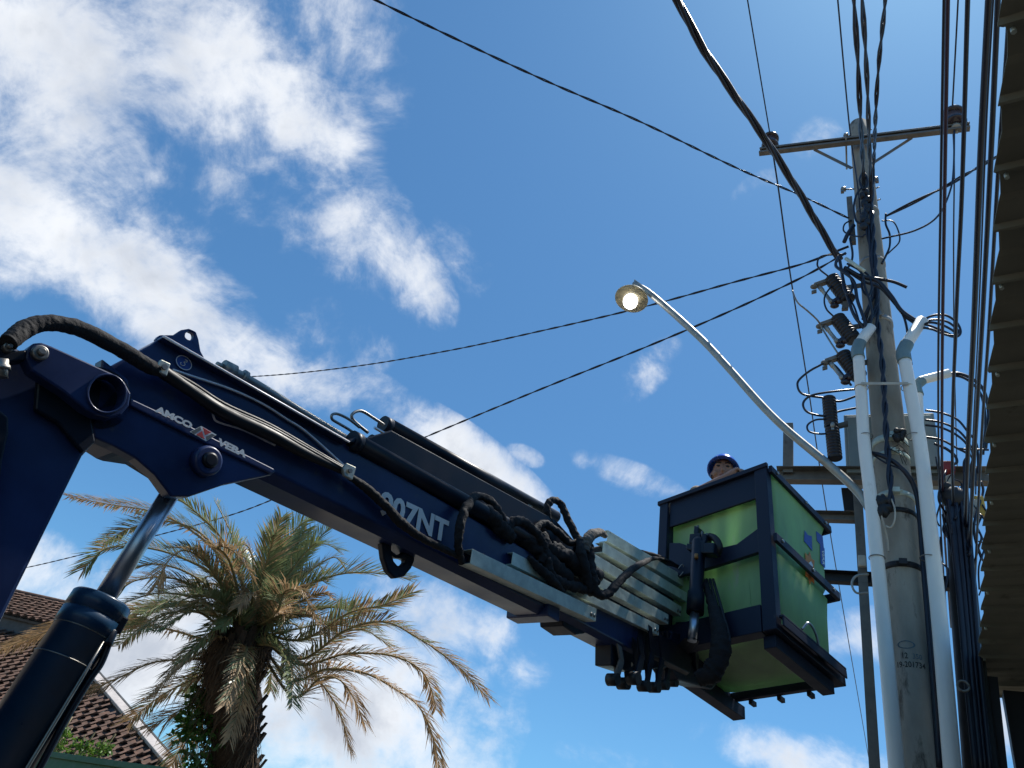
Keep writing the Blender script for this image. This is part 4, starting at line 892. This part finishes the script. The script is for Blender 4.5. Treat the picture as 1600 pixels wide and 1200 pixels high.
# carriers and rollers hanging off the ends of the rails
random.seed(6)
for (x, y0, y1, w, o_) in ((962, 1030, 1062, .028, 0), (978, 1032, 1068, .028, -.03), (994, 1020, 1060, .03, .05), (1010, 1000, 1072, .026, .03), (1026, 1012, 1074, .026, 0), (1040, 1010, 1070, .026, -.03), (1054, 1015, 1066, .024, -.06)):
    a, b = K(x + 5, y0 - 22, o_), K(x, y1, o_); mid = K(x + 9, (y0 + y1) / 2 - 14, o_)
    mb = MB(); w2 = w * .8; mb.bar(a, mid, cdv * w2, NN * .006); mb.bar(mid, b, cdv * w2, NN * .006); mb.bar(a - NN * .03, K(x + 2, y1 - 6, o_ - .03), cdv * w2, NN * .005)
    ob = mb.build('roller_carrier', 'dark' if random.random() < .6 else 'zincbrown', crn, bev=.003)
    MB().tube([b - NN * .045, b + NN * .015], w * 1.1, 16).build('roller', 'rubber', ob)
    if random.random() < .6: MB().tube([K(x + 8, y0 + 6, o_ + .01), K(x + 8, y0 + 6, o_ - .04)], .012, 8).build('pin', 'steel', ob)
plate([(955, 990), (1060, 1010), (1062, 1040), (985, 1050), (955, 1040)], -.02, .1, 'roller_housing', 'dark')
# head of the boom: bracket joining the basket
hb = MB()
hb.prism(KP([(1050, 985), (1085, 1000), (1105, 1010), (1140, 1050), (1112, 1078), (1060, 1062), (1040, 1030)], -.02), -NN * .13); hb.build('boom_head', 'navy2', crn, bev=.008)
mb = MB(); pz = BK(WA * .78 + .045, -.1, -HB + .05); mb.bar(K(1075, 1040, -.08), BK(WA * .75, -.02, -HB + .12), NN * .07, UP * .06); mb.build('tilt_bracket', 'dark', crn, bev=.008)
MB().bar(F1(1081, 1000, .16), K(1062, 1022, -.06), NN * .035, cdv * .03).build('cylinder_lug', 'dark', crn, bev=.005)
sleeve([F1(1098, 905, .1), F1(1110, 935, .1), F1(1122, 975, .12), F1(1126, 1015, .13), F1(1112, 1050, .14), F1(1090, 1062, .16)], [.012, .026, .045, .055, .055, .04], 'hose_bundle', 'fabric', amp=.16, seed=31)
for k in range(3): MB().tube(cr([F1(1104 + 5 * k, 905, .09), F1(1118 + 6 * k, 960, .11), F1(1132 + 4 * k, 1005, .12), F1(1128 - 3 * k, 1040, .13)], 6), .009, 8).build('hydraulic_hose', 'rubber', crn)
# lettering on the boom
def ktext(txt, p0, p1, hpt, off, bold, m, name, par):
    a, b, c = K(*p0, off), K(*p1, off), K(*hpt, off); ex = (b - a).normalized(); h = (c - a)
    ey = (h - ex * h.dot(ex)); hh = ey.length; ey.normalize(); sl_ = h.dot(ex) / hh
    w_ = (b - a).length
    return text_mb(txt, a, ex, ey, w_, hh, bold=bold, slant=sl_).build(name, m, par, recalc=False)
ktext('907NT', (590, 803), (697, 850), (597, 765), .0035, .035, 'white', 'lettering', boom)
ktext('AMCO', (241, 643), (298, 671), (245, 633), .0575, .05, 'white', 'lettering', cheek)
ktext('VEBA', (338, 694), (383, 716), (342, 684), .0575, .05, 'white', 'lettering', cheek)
eo_ = .058
def emb(pts, m, off): MB().prism([K(x, y, off) for x, y in pts], -NN * .001).build('emblem', m, cheek, recalc=True)
Lp, Tp, Rp, Bp = (296.5, 674.5), (314.5, 665.5), (338.5, 679.5), (322, 689.5)
ct = (317, 676)
emb([Lp, Bp, Rp, Tp], 'white', eo_)
def shr(pts, k=.8):
    cx_ = sum(p[0] for p in pts) / len(pts); cy_ = sum(p[1] for p in pts) / len(pts); return [(cx_ + (p[0] - cx_) * k, cy_ + (p[1] - cy_) * k) for p in pts]
emb(shr([Lp, Tp, (316, 671), (304, 679)]), 'grey', eo_ + .0015); emb(shr([(305, 679), (316, 672), (321, 687.5)]), 'red', eo_ + .0015)
emb(shr([(316, 666.5), (332, 676), (320, 681)]), 'red', eo_ + .0015); emb(shr([(332, 676.5), Rp, Bp, (320.5, 682)]), 'grey', eo_ + .0015)
# round hook sign
cc0 = K(287, 567, .004); u1 = (K(300, 567, .004) - cc0); u1 = cdv; u2 = UP
def ringp(r0, r1, m, off, name='round_sign'):
    vs = []
    for k in range(32):
        t = 2 * PI * k / 32
        for r_ in (r0, r1): vs.append(cc0 + NN * off + (u1 * math.cos(t) * 1.25 + u2 * math.sin(t)) * r_)
    MB().add(vs, [[2 * k, 2 * k + 1, (2 * k + 3) % 64, (2 * k + 2) % 64] for k in range(32)]).build(name, m, boom, recalc=False)
ringp(.0001, .0225, 'blue', .001); ringp(.0195, .0215, 'white', .002)
hk = [(-.002, .010), (.003, .012), (.005, .008), (.002, .005), (-.001, .002), (.004, -.002), (.004, -.008), (-.002, -.012), (-.007, -.009), (-.006, -.005)]
MB().tube(cr([cc0 + NN * .0025 + u1 * x * 1.2 + u2 * y for x, y in hk], 5), .0012, 6).build('round_sign', 'white', boom)

# ------------------------------------------------------------------ person in the basket
hc = onplane(1130, 742, BK(0, .30, 0), eb)      # head centre, standing a step back from the rim
pe = thing('person', V((hc.x, hc.y, BM.z - .98)), 'person in blue helmet and tan shirt looking over the rim, forearm resting on it', 'person')
floorz = BM.z - .98
fd = (-eb * .85 - ea * .5).normalized(); rt = fd.cross(UP)     # facing over the rim; rt = the person's right
def bl(c, x, y, z, mb, n=14, m=10): mb.ball(c, rt * x, fd * y, UP * z, n, m)
head = MB()
bl(hc + UP * .02, .075, .095, .105, head, 20, 16); bl(hc + fd * .02 - UP * .055, .058, .07, .06, head)
bl(hc + fd * .045 - UP * .1, .035, .035, .03, head); bl(hc + fd * .098 - UP * .025, .014, .02, .022, head); bl(hc + fd * .092 + UP * .0, .009, .014, .03, head)
for s in (-1, 1):
    bl(hc + fd * .075 + rt * .032 * s + UP * .032, .026, .018, .010, head); bl(hc + rt * .078 * s - UP * .01, .012, .02, .032, head); bl(hc + fd * .06 + rt * .045 * s - UP * .035, .025, .03, .025, head)
neck = hc - UP * .13 - fd * .02; head.tube([hc - UP * .06 - fd * .01, neck - UP * .06], [.055, .062], 14)
sh_c = hc - UP * .27 - fd * .03
def torso(mb, g=0):
    hip = V((sh_c.x, sh_c.y, floorz + .85)) - fd * .03
    L_ = [(sh_c + UP * .07, .06, .06), (sh_c + UP * .03, .15, .085), (sh_c, .19, .10), (sh_c - UP * .14, .17, .115), (sh_c.lerp(hip, .6), .145, .105), (hip, .165, .115), (hip - UP * .1, .16, .12)]
    vs = []; n_ = 20
    for c, x, y in L_:
        for k in range(n_): t = 2 * PI * k / n_; vs.append(c + rt * (x + g) * math.cos(t) + fd * (y + g) * math.sin(t))
    mb.add(vs, [[j * n_ + k, j * n_ + (k + 1) % n_, (j + 1) * n_ + (k + 1) % n_, (j + 1) * n_ + k] for j in range(len(L_) - 1) for k in range(n_)] + [list(range(n_))[::-1], [(len(L_) - 1) * n_ + k for k in range(n_)]])
    return hip
body = head; hip = torso(body)
rimz = BM.z + .06
rim = lambda px: onplane(px, 750, BK(0, .06, 0), eb)
def rimpt(px, dz, b=.08):
    p = onplane(px, 750, BK(0, b, 0), BU.cross(ea)); return BK((p - BM).dot(ea), b, dz)
shR = sh_c + rt * .17 + UP * .02; shL = sh_c - rt * .17 + UP * .02
if (rimpt(1090, 0) - shR).length > (rimpt(1090, 0) - shL).length: shR, shL = shL, shR; sg = -1
else: sg = 1
elb = rimpt(1090, .052, .05); wr1 = rimpt(1138, .058, .0)
def limb(mb, pts, rs): mb.tube(cr(pts, 6), [rs[0] + (rs[-1] - rs[0]) * i / (6 * (len(pts) - 1)) for i in range(6 * (len(pts) - 1) + 1)], 14); mb.ball(pts[0], V((rs[0], 0, 0)), V((0, rs[0], 0)), V((0, 0, rs[0]))); mb.ball(pts[-1], V((rs[-1], 0, 0)), V((0, rs[-1], 0)), V((0, 0, rs[-1])))
limb(body, [shR, elb], [.055, .042]); limb(body, [elb, wr1], [.042, .028])
def hand(mb, w, d, nrm):
    d = d.normalized(); s_ = d.cross(nrm).normalized(); mb.tube([w, w + d * .04, w + d * .09], [.028, .034, .036], 10)
    for i, (o_, l) in enumerate(((-.03, .065), (-.01, .078), (.01, .074), (.03, .058))):
        a = w + d * .085 + s_ * o_; b_ = a + d * l * .45 - nrm * .004; c_ = b_ + d * l * .3 - nrm * .02; e_ = c_ - nrm * l * .25 + d * .004
        mb.tube([a, b_, c_, e_], [.0095, .009, .0085, .007], 8); mb.ball(e_, V((.007, 0, 0)), V((0, .007, 0)), V((0, 0, .007)), 8, 6)
    a = w + d * .03 - s_ * .03; mb.tube([a, a + d * .03 - s_ * .02, a + d * .055 - s_ * .024 - nrm * .01], [.012, .0105, .008], 8)
hand(body, wr1, -ea * .9 - eb * .1 - UP * .02, UP)
elb2 = shL - UP * .24 + fd * .06; wr2 = shL - UP * .2 + fd * .24 + (shL - sh_c) * .4
limb(body, [shL, elb2], [.055, .042]); limb(body, [elb2, wr2], [.042, .028]); hand(body, wr2, fd, UP)
for s in (-1, 1):
    kn = V((hip.x, hip.y, floorz + .46)) + rt * .1 * s + fd * .02; an = V((hip.x, hip.y, floorz + .07)) + rt * .11 * s - fd * .01
    limb(body, [hip + rt * .085 * s - UP * .05, kn], [.085, .055]); limb(body, [kn, an], [.055, .038]); body.tube([an - fd * .04 - UP * .03, an + fd * .08 - UP * .045, an + fd * .16 - UP * .05], [.035, .036, .02], 12)
bo_ = body.build('body', 'skin', pe)
rm = bo_.modifiers.new('remesh', 'REMESH'); rm.mode = 'VOXEL'; rm.voxel_size = .006; rm.use_smooth_shade = True
s2 = bo_.modifiers.new('smooth', 'SMOOTH'); s2.iterations = 4; s2.factor = .5
for s in (-1, 1):
    MB().ball(hc + fd * .089 + rt * .032 * s + UP * .014, rt * .015, fd * .006, UP * .007, 10, 8).build('eye', 'eye', pe)
    MB().tube([hc + fd * .093 + rt * .014 * s + UP * .036, hc + fd * .095 + rt * .032 * s + UP * .042, hc + fd * .083 + rt * .05 * s + UP * .036], .0045, 6).build('eyebrow', 'eye', pe)
MB().ball(hc + fd * .092 - UP * .064, rt * .024, fd * .01, UP * .008, 12, 8).build('lips', 'lip', pe)
sm2 = MB(); torso(sm2, .012); limb(sm2, [shR, shR.lerp(elb, .98)], [.07, .058]); limb(sm2, [shL, shL.lerp(elb2, .8)], [.07, .06])
so2 = sm2.build('shirt', 'shirt', pe); rm = so2.modifiers.new('remesh', 'REMESH'); rm.mode = 'VOXEL'; rm.voxel_size = .01; rm.use_smooth_shade = True
tr = MB()
for s in (-1, 1):
    kn = V((hip.x, hip.y, floorz + .46)) + rt * .1 * s + fd * .02; an = V((hip.x, hip.y, floorz + .09)) + rt * .11 * s - fd * .01
    limb(tr, [hip + rt * .085 * s - UP * .03, kn], [.105, .075]); limb(tr, [kn, an], [.075, .06])
bl(hip - UP * .03, .18, .135, .1, tr); to = tr.build('trousers', 'trousers', pe); rm = to.modifiers.new('remesh', 'REMESH'); rm.mode = 'VOXEL'; rm.voxel_size = .012; rm.use_smooth_shade = True
hm = MB(); hcn = hc + UP * .05 - fd * .005; n_ = 32; prof = [(0, 1.12), (.02, 1.1), (.05, 1.02), (.25, .99), (.5, .88), (.72, .68), (.88, .44), (.97, .2), (1, .02)]
tl = (UP * 1 - fd * .18 + rt * 0).normalized()
fx = (fd - tl * fd.dot(tl)).normalized(); rx = fx.cross(tl)
vs = []
for h_, r_ in prof:
    for k in range(n_):
        t = 2 * PI * k / n_; ext = 1 + (.16 * max(0, math.sin(t)) ** 2 if h_ < .04 else 0)
        vs.append(hcn - tl * .015 + tl * h_ * .135 + (rx * math.cos(t) * .105 + fx * math.sin(t) * .125) * r_ * ext)
nb = len(vs)
for h_, r_ in reversed(prof):
    for k in range(n_):
        t = 2 * PI * k / n_; ext = 1 + (.16 * max(0, math.sin(t)) ** 2 if h_ < .04 else 0)
        vs.append(hcn - tl * .018 + tl * h_ * .128 + (rx * math.cos(t) * .101 + fx * math.sin(t) * .121) * r_ * ext)
q_ = 2 * len(prof)
hm.add(vs, [[j * n_ + k, j * n_ + (k + 1) % n_, (j + 1) * n_ + (k + 1) % n_, (j + 1) * n_ + k] for j in range(q_ - 1) for k in range(n_)] + [[(q_ - 1) * n_ + k, (q_ - 1) * n_ + (k + 1) % n_, (k + 1) % n_, k] for k in range(n_)], True)
hmo = hm.build('helmet', 'helmet', pe)
MB().tube(cr([hcn + rt * .08 - UP * .02, hc + rt * .075 - UP * .06 + fd * .03, hc - UP * .135 + fd * .045, hc - rt * .075 - UP * .06 + fd * .03, hcn - rt * .08 - UP * .02], 6), .004, 6).build('chin_strap', 'rubber', pe)

# ------------------------------------------------------------------ palm
PD = 8.6
pc = C(392, 985, PD)
pb_ = C(362, 1215, PD + .05); bot = pb_ + (pb_ - pc) * ((pb_.z) / (pc.z - pb_.z)) ; bot = V((pb_.x + .1 , pb_.y + .1, 0))
palm = thing('palm_tree', bot, 'date palm with a shaggy trunk and drooping half-dried fronds in front of the tiled roof', 'palm tree')
tp = cr([bot, bot.lerp(pb_, .5) + V((.05, 0, 0)), pb_, pc - UP * .45, pc - UP * .08], 10)
def trr(z): return .235 + .06 * min(1, max(0, (z - 1.5) / 2))
mb = MB(); mb.tube(tp, [trr(p.z) if p.z < pc.z - .25 else trr(p.z) * max(.35, 1 - (p.z - pc.z + .25) * 1.6) for p in tp], 24)
for i, v in enumerate(mb.v):
    v += (v - tp[min(i // 24, len(tp) - 1)]) * .25 * noise.noise(v * 6)
tk = mb.build('trunk', 'trunk', palm)
random.seed(33)
bt = MB(); fb = MB()
for i in range(230):
    t = random.uniform(.25, .98); j = t * (len(tp) - 1); k = int(j); c = tp[k].lerp(tp[min(k + 1, len(tp) - 1)], j - k); a = random.uniform(0, 2 * PI)
    d = V((math.cos(a), math.sin(a), 0)); r = trr(c.z) * .93; p = c + d * r; l = random.uniform(.08, .17)
    s = UP.cross(d); q_ = p + d * l * .45 + UP * l
    bt.prism([p - s * .05 - UP * .05, p + s * .05 - UP * .05, q_ + s * .028, q_ - s * .028], d * .03)
bt.build('petiole_stubs', 'trunk', tk)
for i in range(1500):
    t = random.uniform(.35, 1.0); j = t * (len(tp) - 1); k = int(j); c = tp[k].lerp(tp[min(k + 1, len(tp) - 1)], j - k); a = random.uniform(0, 2 * PI)
    d = V((math.cos(a), math.sin(a), 0)); r = trr(c.z) * random.uniform(.95, 1.2); p = c + d * r; l = random.uniform(.15, .5); w = random.uniform(.003, .009)
    s = UP.cross(d) * w; q1 = p + d * random.uniform(.02, .09) - UP * l * .5 + s * random.uniform(-8, 8); q2 = q1 - UP * l * .5 - d * random.uniform(-.02, .06) + s * random.uniform(-12, 12)
    fb.add([p - s, p + s, q1 + s, q1 - s, q2], [[0, 1, 2, 3], [3, 2, 4]])
fb.build('hanging_fibre', 'fibre', tk, recalc=False)
crown = {'leafg': MB(), 'leafb': MB()}; rach = MB()
def frond(pts, dry, seed, dens=58, ll=.40, droop=.1, bare=.14):
    rn = random.Random(seed); P = cr(pts, 14); N_ = len(P); rach.tube(P, [.016 * (1 - i / N_) + .003 for i in range(N_)], 5)
    S = [0]
    for i in range(1, N_): S.append(S[-1] + (P[i] - P[i - 1]).length)
    Lt = S[-1]; cnt = int(dens * Lt); j = 0
    for k in range(cnt):
        s = Lt * (bare + (1 - bare) * k / cnt)
        while j < N_ - 2 and S[j + 1] < s: j += 1
        c = P[j].lerp(P[j + 1], (s - S[j]) / max(1e-6, S[j + 1] - S[j])); T = (P[j + 1] - P[j]).normalized(); side = T.cross(UP)
        if side.length < .15: side = V((1, 0, 0)) - T * T.x
        side.normalize(); nn = side.cross(T); f = s / Lt
        env = (math.sin(min(1, f * 1.25 + .12) * PI * .55)) * (1 - .5 * max(0, f - .6) / .4)
        for sg_ in (-1, 1):
            if rn.random() < .06: continue
            l = ll * env * rn.uniform(.75, 1.15); fwd = rn.uniform(.75, 1.25) + f * .7; lift = rn.uniform(.15, .75) - dry * .35
            d = (side * sg_ + T * fwd + nn * lift).normalized(); w = rn.uniform(.0055, .0095)
            wv_ = d.cross(nn).normalized() * w; m1 = c + d * l * .5; tip = c + d * l - UP * l * (droop * .5 + dry * .2) * rn.uniform(.3, 1.3) + V((rn.uniform(-1, 1), rn.uniform(-1, 1), 0)) * l * .06 * (1 + dry)
            mbx = crown['leafb' if rn.random() < dry * (.75 + .6 * f) else 'leafg']
            mbx.add([c - wv_ * .5, c + wv_ * .5, m1 + wv_, m1 - wv_, tip], [[0, 1, 2, 3], [3, 2, 4]])
FR = [([(395, 975, 0), (440, 935, .1), (520, 900, .3), (580, 895, .4), (642, 905, .5)], .1), ([(400, 985, -.1), (470, 1000, -.4), (545, 958, -.6), (600, 945, -.8), (645, 925, -.9)], .35),
      ([(405, 990, 0), (468, 1030, -.3), (540, 985, -.6), (600, 972, -.8), (655, 998, -1), (713, 1039, -1.1), (760, 1088, -1.1)], .6), ([(405, 995, 0), (468, 1038, -.2), (540, 1022, -.2), (610, 1024, -.2), (655, 1045, -.1), (673, 1075, 0), (682, 1110, .1)], .75),
      ([(405, 1000, 0), (454, 1062, -.2), (510, 1046, -.5), (570, 1052, -.7), (620, 1078, -.9), (655, 1105, -1), (676, 1150, -1.05), (688, 1205, -1.1)], .9), ([(400, 1005, 0), (457, 1088, -.1), (500, 1060, -.1), (530, 1062, -.1), (553, 1092, 0), (570, 1132, 0)], .85),
      ([(400, 975, 0), (430, 940, .2), (470, 880, .5), (500, 840, .7), (526, 815, .8)], .05), ([(398, 975, 0), (412, 920, .1), (440, 860, .2), (470, 820, .3), (500, 808, .3)], .1), ([(395, 975, 0), (405, 920, 0), (425, 850, -.2), (440, 808, -.3)], .25),
      ([(390, 975, 0), (375, 900, 0), (345, 840, -.2), (300, 795, -.4), (275, 778, -.5)], .15), ([(388, 975, 0), (350, 880, .2), (300, 830, .5), (240, 800, .8), (170, 788, 1.1), (107, 776, 1.3)], .7),
      ([(385, 975, 0), (340, 905, 0), (280, 870, -.1), (220, 855, -.2), (165, 858, -.2), (130, 890, -.3)], .2), ([(385, 980, 0), (335, 935, -.3), (275, 905, -.5), (220, 905, -.7), (180, 925, -.8)], .65), ([(382, 985, 0), (340, 965, .2), (290, 955, .3), (240, 965, .4), (185, 1010, .5)], .15),
      ([(382, 990, 0), (330, 1000, .2), (270, 985, .5), (215, 975, .8), (160, 990, 1.0), (100, 1020, 1.2)], .85), ([(380, 995, 0), (350, 1025, -.1), (300, 1030, -.3), (240, 1035, -.5), (180, 1062, -.7), (117, 1088, -.8)], .9), ([(380, 1000, 0), (345, 1040, 0), (300, 1062, 0), (250, 1088, 0), (203, 1126, 0)], .7),
      ([(360, 1060, 0), (330, 1085, -.1), (290, 1105, -.2), (230, 1138, -.3)], .9), ([(355, 1080, 0), (320, 1110, 0), (292, 1150, 0), (268, 1198, 0)], .7),
      ([(385, 975, 0), (360, 880, -.4), (340, 855, -.6), (365, 862, -.7), (395, 900, -.8)], .85), ([(385, 980, 0), (330, 890, -.4), (290, 860, -.7), (260, 880, -.9), (245, 915, -1)], .7), ([(390, 985, 0), (430, 960, -.5), (445, 925, -.7), (470, 925, -.9), (490, 960, -1)], .8),
      ([(300, 945, .9), (220, 950, 1.1), (150, 962, 1.2), (80, 985, 1.2), (-10, 1018, 1.2)], .95), ([(390, 975, 0), (395, 900, .5), (370, 850, 1), (345, 800, 1.2), (335, 782, 1.3)], .15), ([(395, 975, 0), (440, 900, .6), (470, 860, .9), (505, 850, 1.1), (530, 860, 1.2)], .1),
      ([(385, 975, 0), (330, 850, .3), (265, 815, .5), (205, 825, .7), (160, 850, .8)], .2), ([(395, 985, 0), (450, 985, .5), (510, 975, .9), (570, 985, 1.1), (610, 1010, 1.2)], .3), ([(385, 985, 0), (330, 960, .8), (270, 940, 1.2), (220, 950, 1.4), (190, 975, 1.5)], .1)]
for i, (pts, dry) in enumerate(FR):
    frond([C(x, y, PD + dz) for x, y, dz in pts], dry, 100 + i)
rn = random.Random(77)
for i in range(40):     # inner fronds filling the crown on all sides
    az = rn.uniform(0, 2 * PI); el = rn.uniform(-.2, 1.45); l = rn.uniform(.95, 1.75); d = V((math.cos(az) * math.cos(el), math.sin(az) * math.cos(el), math.sin(el)))
    p0 = pc + UP * rn.uniform(-.2, .1); p1 = p0 + d * l * .5; p2 = p0 + d * l * .85 + UP * (-.12) * l; p3 = p2 + (d * .8 - UP * .75) * l * .3
    frond([p0, p1, p2, p3], rn.choice((.02, .05, .1, .1, .3, .8)), 300 + i, ll=.34)
for i in range(20):     # short fronds on the near side, hiding the top of the trunk
    az = -PI / 2 + rn.uniform(-1.3, 1.3); el = rn.uniform(-.5, .9); l = rn.uniform(.7, 1.2); d = V((math.cos(az) * math.cos(el), math.sin(az) * math.cos(el), math.sin(el)))
    p0 = pc + UP * rn.uniform(-.45, .05); p1 = p0 + d * l * .5 + UP * .05; p2 = p0 + d * l * .8 - UP * .16 * l; p3 = p2 + (d * .5 - UP * .9) * l * .35
    frond([p0, p1, p2, p3], rn.choice((.05, .2, .7, .95)), 500 + i, ll=.28)
crn_ = crown['leafg'].build('crown', 'leafg', palm, recalc=False); crown['leafb'].build('dry_leaflets', 'leafb', crn_, recalc=False); rach.build('frond_stems', 'rachis', crn_, recalc=False)

# broad-leaved climber on the left of the trunk, shrub on the fence
def leafy(name, m, label, cat, cl, nleaf, size, seed, stems=None):
    rn = random.Random(seed); t = thing(name, cl[0][0] - UP * cl[0][1], label, cat); mb = MB(); st = MB()
    for k in range(nleaf):
        c, r = rn.choice(cl); d = V((rn.gauss(0, 1), rn.gauss(0, 1), rn.gauss(0, 1))).normalized() * r * rn.random() ** .45; p = c + d
        a = V((rn.gauss(0, 1), rn.gauss(0, 1), rn.gauss(0, .6) - .3)).normalized(); b = a.orthogonal().normalized(); b.rotate(Matrix.Rotation(rn.uniform(0, 6), 3, a)); s = size * rn.uniform(.6, 1.3)
        mb.add([p, p + a * s * .4 + b * s * .3, p + a * s, p + a * s * .4 - b * s * .3], [[0, 1, 2, 3]])
    for c, r in cl: st.tube(cr([stems or c - UP * r, c - UP * r * .3, c + UP * r * .8], 4), .008, 5)
    mb.build('leaves', m, t, recalc=False); st.build('stems', 'rachis', t)
leafy('climbing_plant', 'bushleaf', 'dark green broad-leaved climber on the left side of the palm trunk', 'climbing plant',
      [(C(315, 1110, PD - .2), .28), (C(300, 1140, PD - .2), .22), (C(335, 1140, PD - .3), .25), (C(318, 1085, PD - .2), .16), (C(310, 1190, PD - .2), .2)], 900, .085, 3)
# ------------------------------------------------------------------ house with tiled roof
T0 = C(105, 1010, 16); tl0 = H(0, 985, T0.z); rid = (tl0 - T0).normalized(); sdh = V((rid.y, -rid.x, 0))
if sdh.y > 0: sdh = -sdh
sd = (sdh * math.cos(R_(38)) - UP * math.sin(R_(38))); rn_ = rid.cross(sd).normalized()
if rn_.z < 0: rn_ = -rn_
T1 = onplane(266, 1201, T0, rn_); KR = -(T1 - T0).dot(rid) / (T1 - T0).dot(sd); DN = (T1 - T0).dot(sd) + .5
hs_ = thing('tiled_house', V((T0.x, T0.y, 0)), 'house with a two-tier brown tiled roof and pale verge board behind the palm', 'house')
def tiles(o, along, down, nrm, x0, x1, ny, w, h, name, lim=None):
    mb = MB()
    for j in range(ny):
        for i in range(x0, x1):
            if lim and (i * w) < -lim * (j + .3) * h: continue
            c = o + along * (i + (.5 if j % 2 else 0)) * w + down * j * h + nrm * (noise.noise(V((i * 3.1, j * 1.7, 0))) * .016)
            pr_ = [(0, .045), (.16, .062), (.34, .035), (.65, .006), (1.02, .02)]; vs = []
            for (dd, lift, th) in ((0, 0, 0), (1.18, .045, 0), (1.18, .045, -.035)):
                for (x, z) in pr_: vs.append(c + along * x * w + down * (dd + (.22 * math.sin(x * PI) if dd else 0)) * h + nrm * (z + lift + th))
            mb.add(vs, [[a + b * 5, a + 1 + b * 5, a + 6 + b * 5, a + 5 + b * 5] for b in (0, 1) for a in range(4)])
    return mb.build(name, 'tile', hs_, recalc=False)
rf = tiles(T0, rid, sd, rn_, -42, 40, int(DN / .2), .2, .2, 'roof', KR)
pts_ = [T0 - rn_ * .03, T0 + rid * 8 - rn_ * .03, T0 + rid * 8 + sd * DN - rn_ * .03, T0 + sd * DN - rid * KR * DN - rn_ * .03]
MB().prism(pts_, -rn_ * .05).build('roof_deck', 'timber', rf)
vd = (T1 - T0).normalized(); v1 = T0 + vd * (T1 - T0).length * 1.15
mb = MB(); mb.bar(T0 + rn_ * .07, v1 + rn_ * .07, vd.cross(rn_) * .075, rn_ * .035); mb.build('verge_board', 'verge', hs_, bev=.01)
ofs = vd.cross(rn_); ofs = ofs if ofs.x > 0 else -ofs
MB().bar(T0 + ofs * .09 + rn_ * .02, v1 + ofs * .09 + rn_ * .02, ofs * .015, rn_ * .09).build('verge_board', 'timber', hs_)
back = -sdh
MB().bar(T0 + UP * .16 + rid * -.7 + back * .02, T0 + UP * .2 + rid * 9 + back * .02, back * .03, UP * .24).build('fascia', 'timber', hs_)
o_ = T0 + UP * .34 - rid * .5 - back * .12; up_s = (back * math.cos(R_(30)) + UP * math.sin(R_(30))); n_u = rid.cross(up_s).normalized(); n_u = n_u if n_u.z > 0 else -n_u
MB().prism([o_ - n_u * .03, o_ + rid * 9.2 - n_u * .03, o_ + rid * 9.2 + up_s * 1.7 - n_u * .03, o_ + up_s * 1.7 - n_u * .03], -n_u * .05).build('roof_deck', 'timber', hs_)
tiles(o_ + up_s * 1.6, rid, -up_s, n_u, 0, 44, 8, .2, .2, 'roof')
MB().tube([o_ + up_s * 1.7 + UP * .03, o_ + up_s * 1.7 + rid * 9.4 + UP * .03], .07, 10).build('ridge_cap', 'tile', hs_)
ev = T0 + sd * (DN - .5); w0 = V((ev.x, ev.y, 0)) - rid * KR * (DN - .5) * .9; w1 = V((ev.x, ev.y, 0)) + rid * 8
MB().prism([w0, w1, w1 + back * 5, V((T0.x, T0.y, 0)) + back * 2 - rid * .5], UP * (ev.z - .12)).build('wall', 'wall', hs_)
# fence in front
fa, fb_ = C(40, 1168, 9.0), C(290, 1214, 8.2); fz = (fa.z + fb_.z) / 2
gl = (fb_ - fa); gl.z = 0; gl.normalize(); fa -= gl * 5; 
fa = H(62, 1169, H(62, 1169, 2.0).z) if False else C(55, 1172, 9.0); fb_ = H(300, 1206, fa.z); gl = (fb_ - fa).normalized()
fnc = thing('green_fence', V((fa.x, fa.y, 0)), 'dark green painted sheet fence at the bottom left corner', 'fence')
p0 = fa - gl * 4; p1 = fb_ + gl * .6
MB().bar(V((p0.x, p0.y, fa.z / 2 - .03)), V((p1.x, p1.y, fa.z / 2 - .03)), gl.cross(UP) * .02, UP * (fa.z / 2 - .03)).build('panel', 'fence', fnc)
MB().bar(V((p0.x, p0.y, fa.z - .03)), V((p1.x, p1.y, fa.z - .03)), gl.cross(UP) * .05, UP * .03).build('top_rail', 'fence', fnc, bev=.005)
cs = [(C(x, y, 9.4), r) for x, y, r in ((100, 1160, .15), (75, 1165, .12), (120, 1170, .14), (150, 1175, .12), (165, 1168, .1), (101, 1142, .06), (88, 1172, .14), (135, 1165, .08))]
leafy('shrub', 'shrubleaf', 'yellow-green leafy shrub peeping over the green fence before the tiled roof', 'shrub', cs, 520, .06, 12, stems=V((cs[0][0].x, cs[0][0].y, 0)))
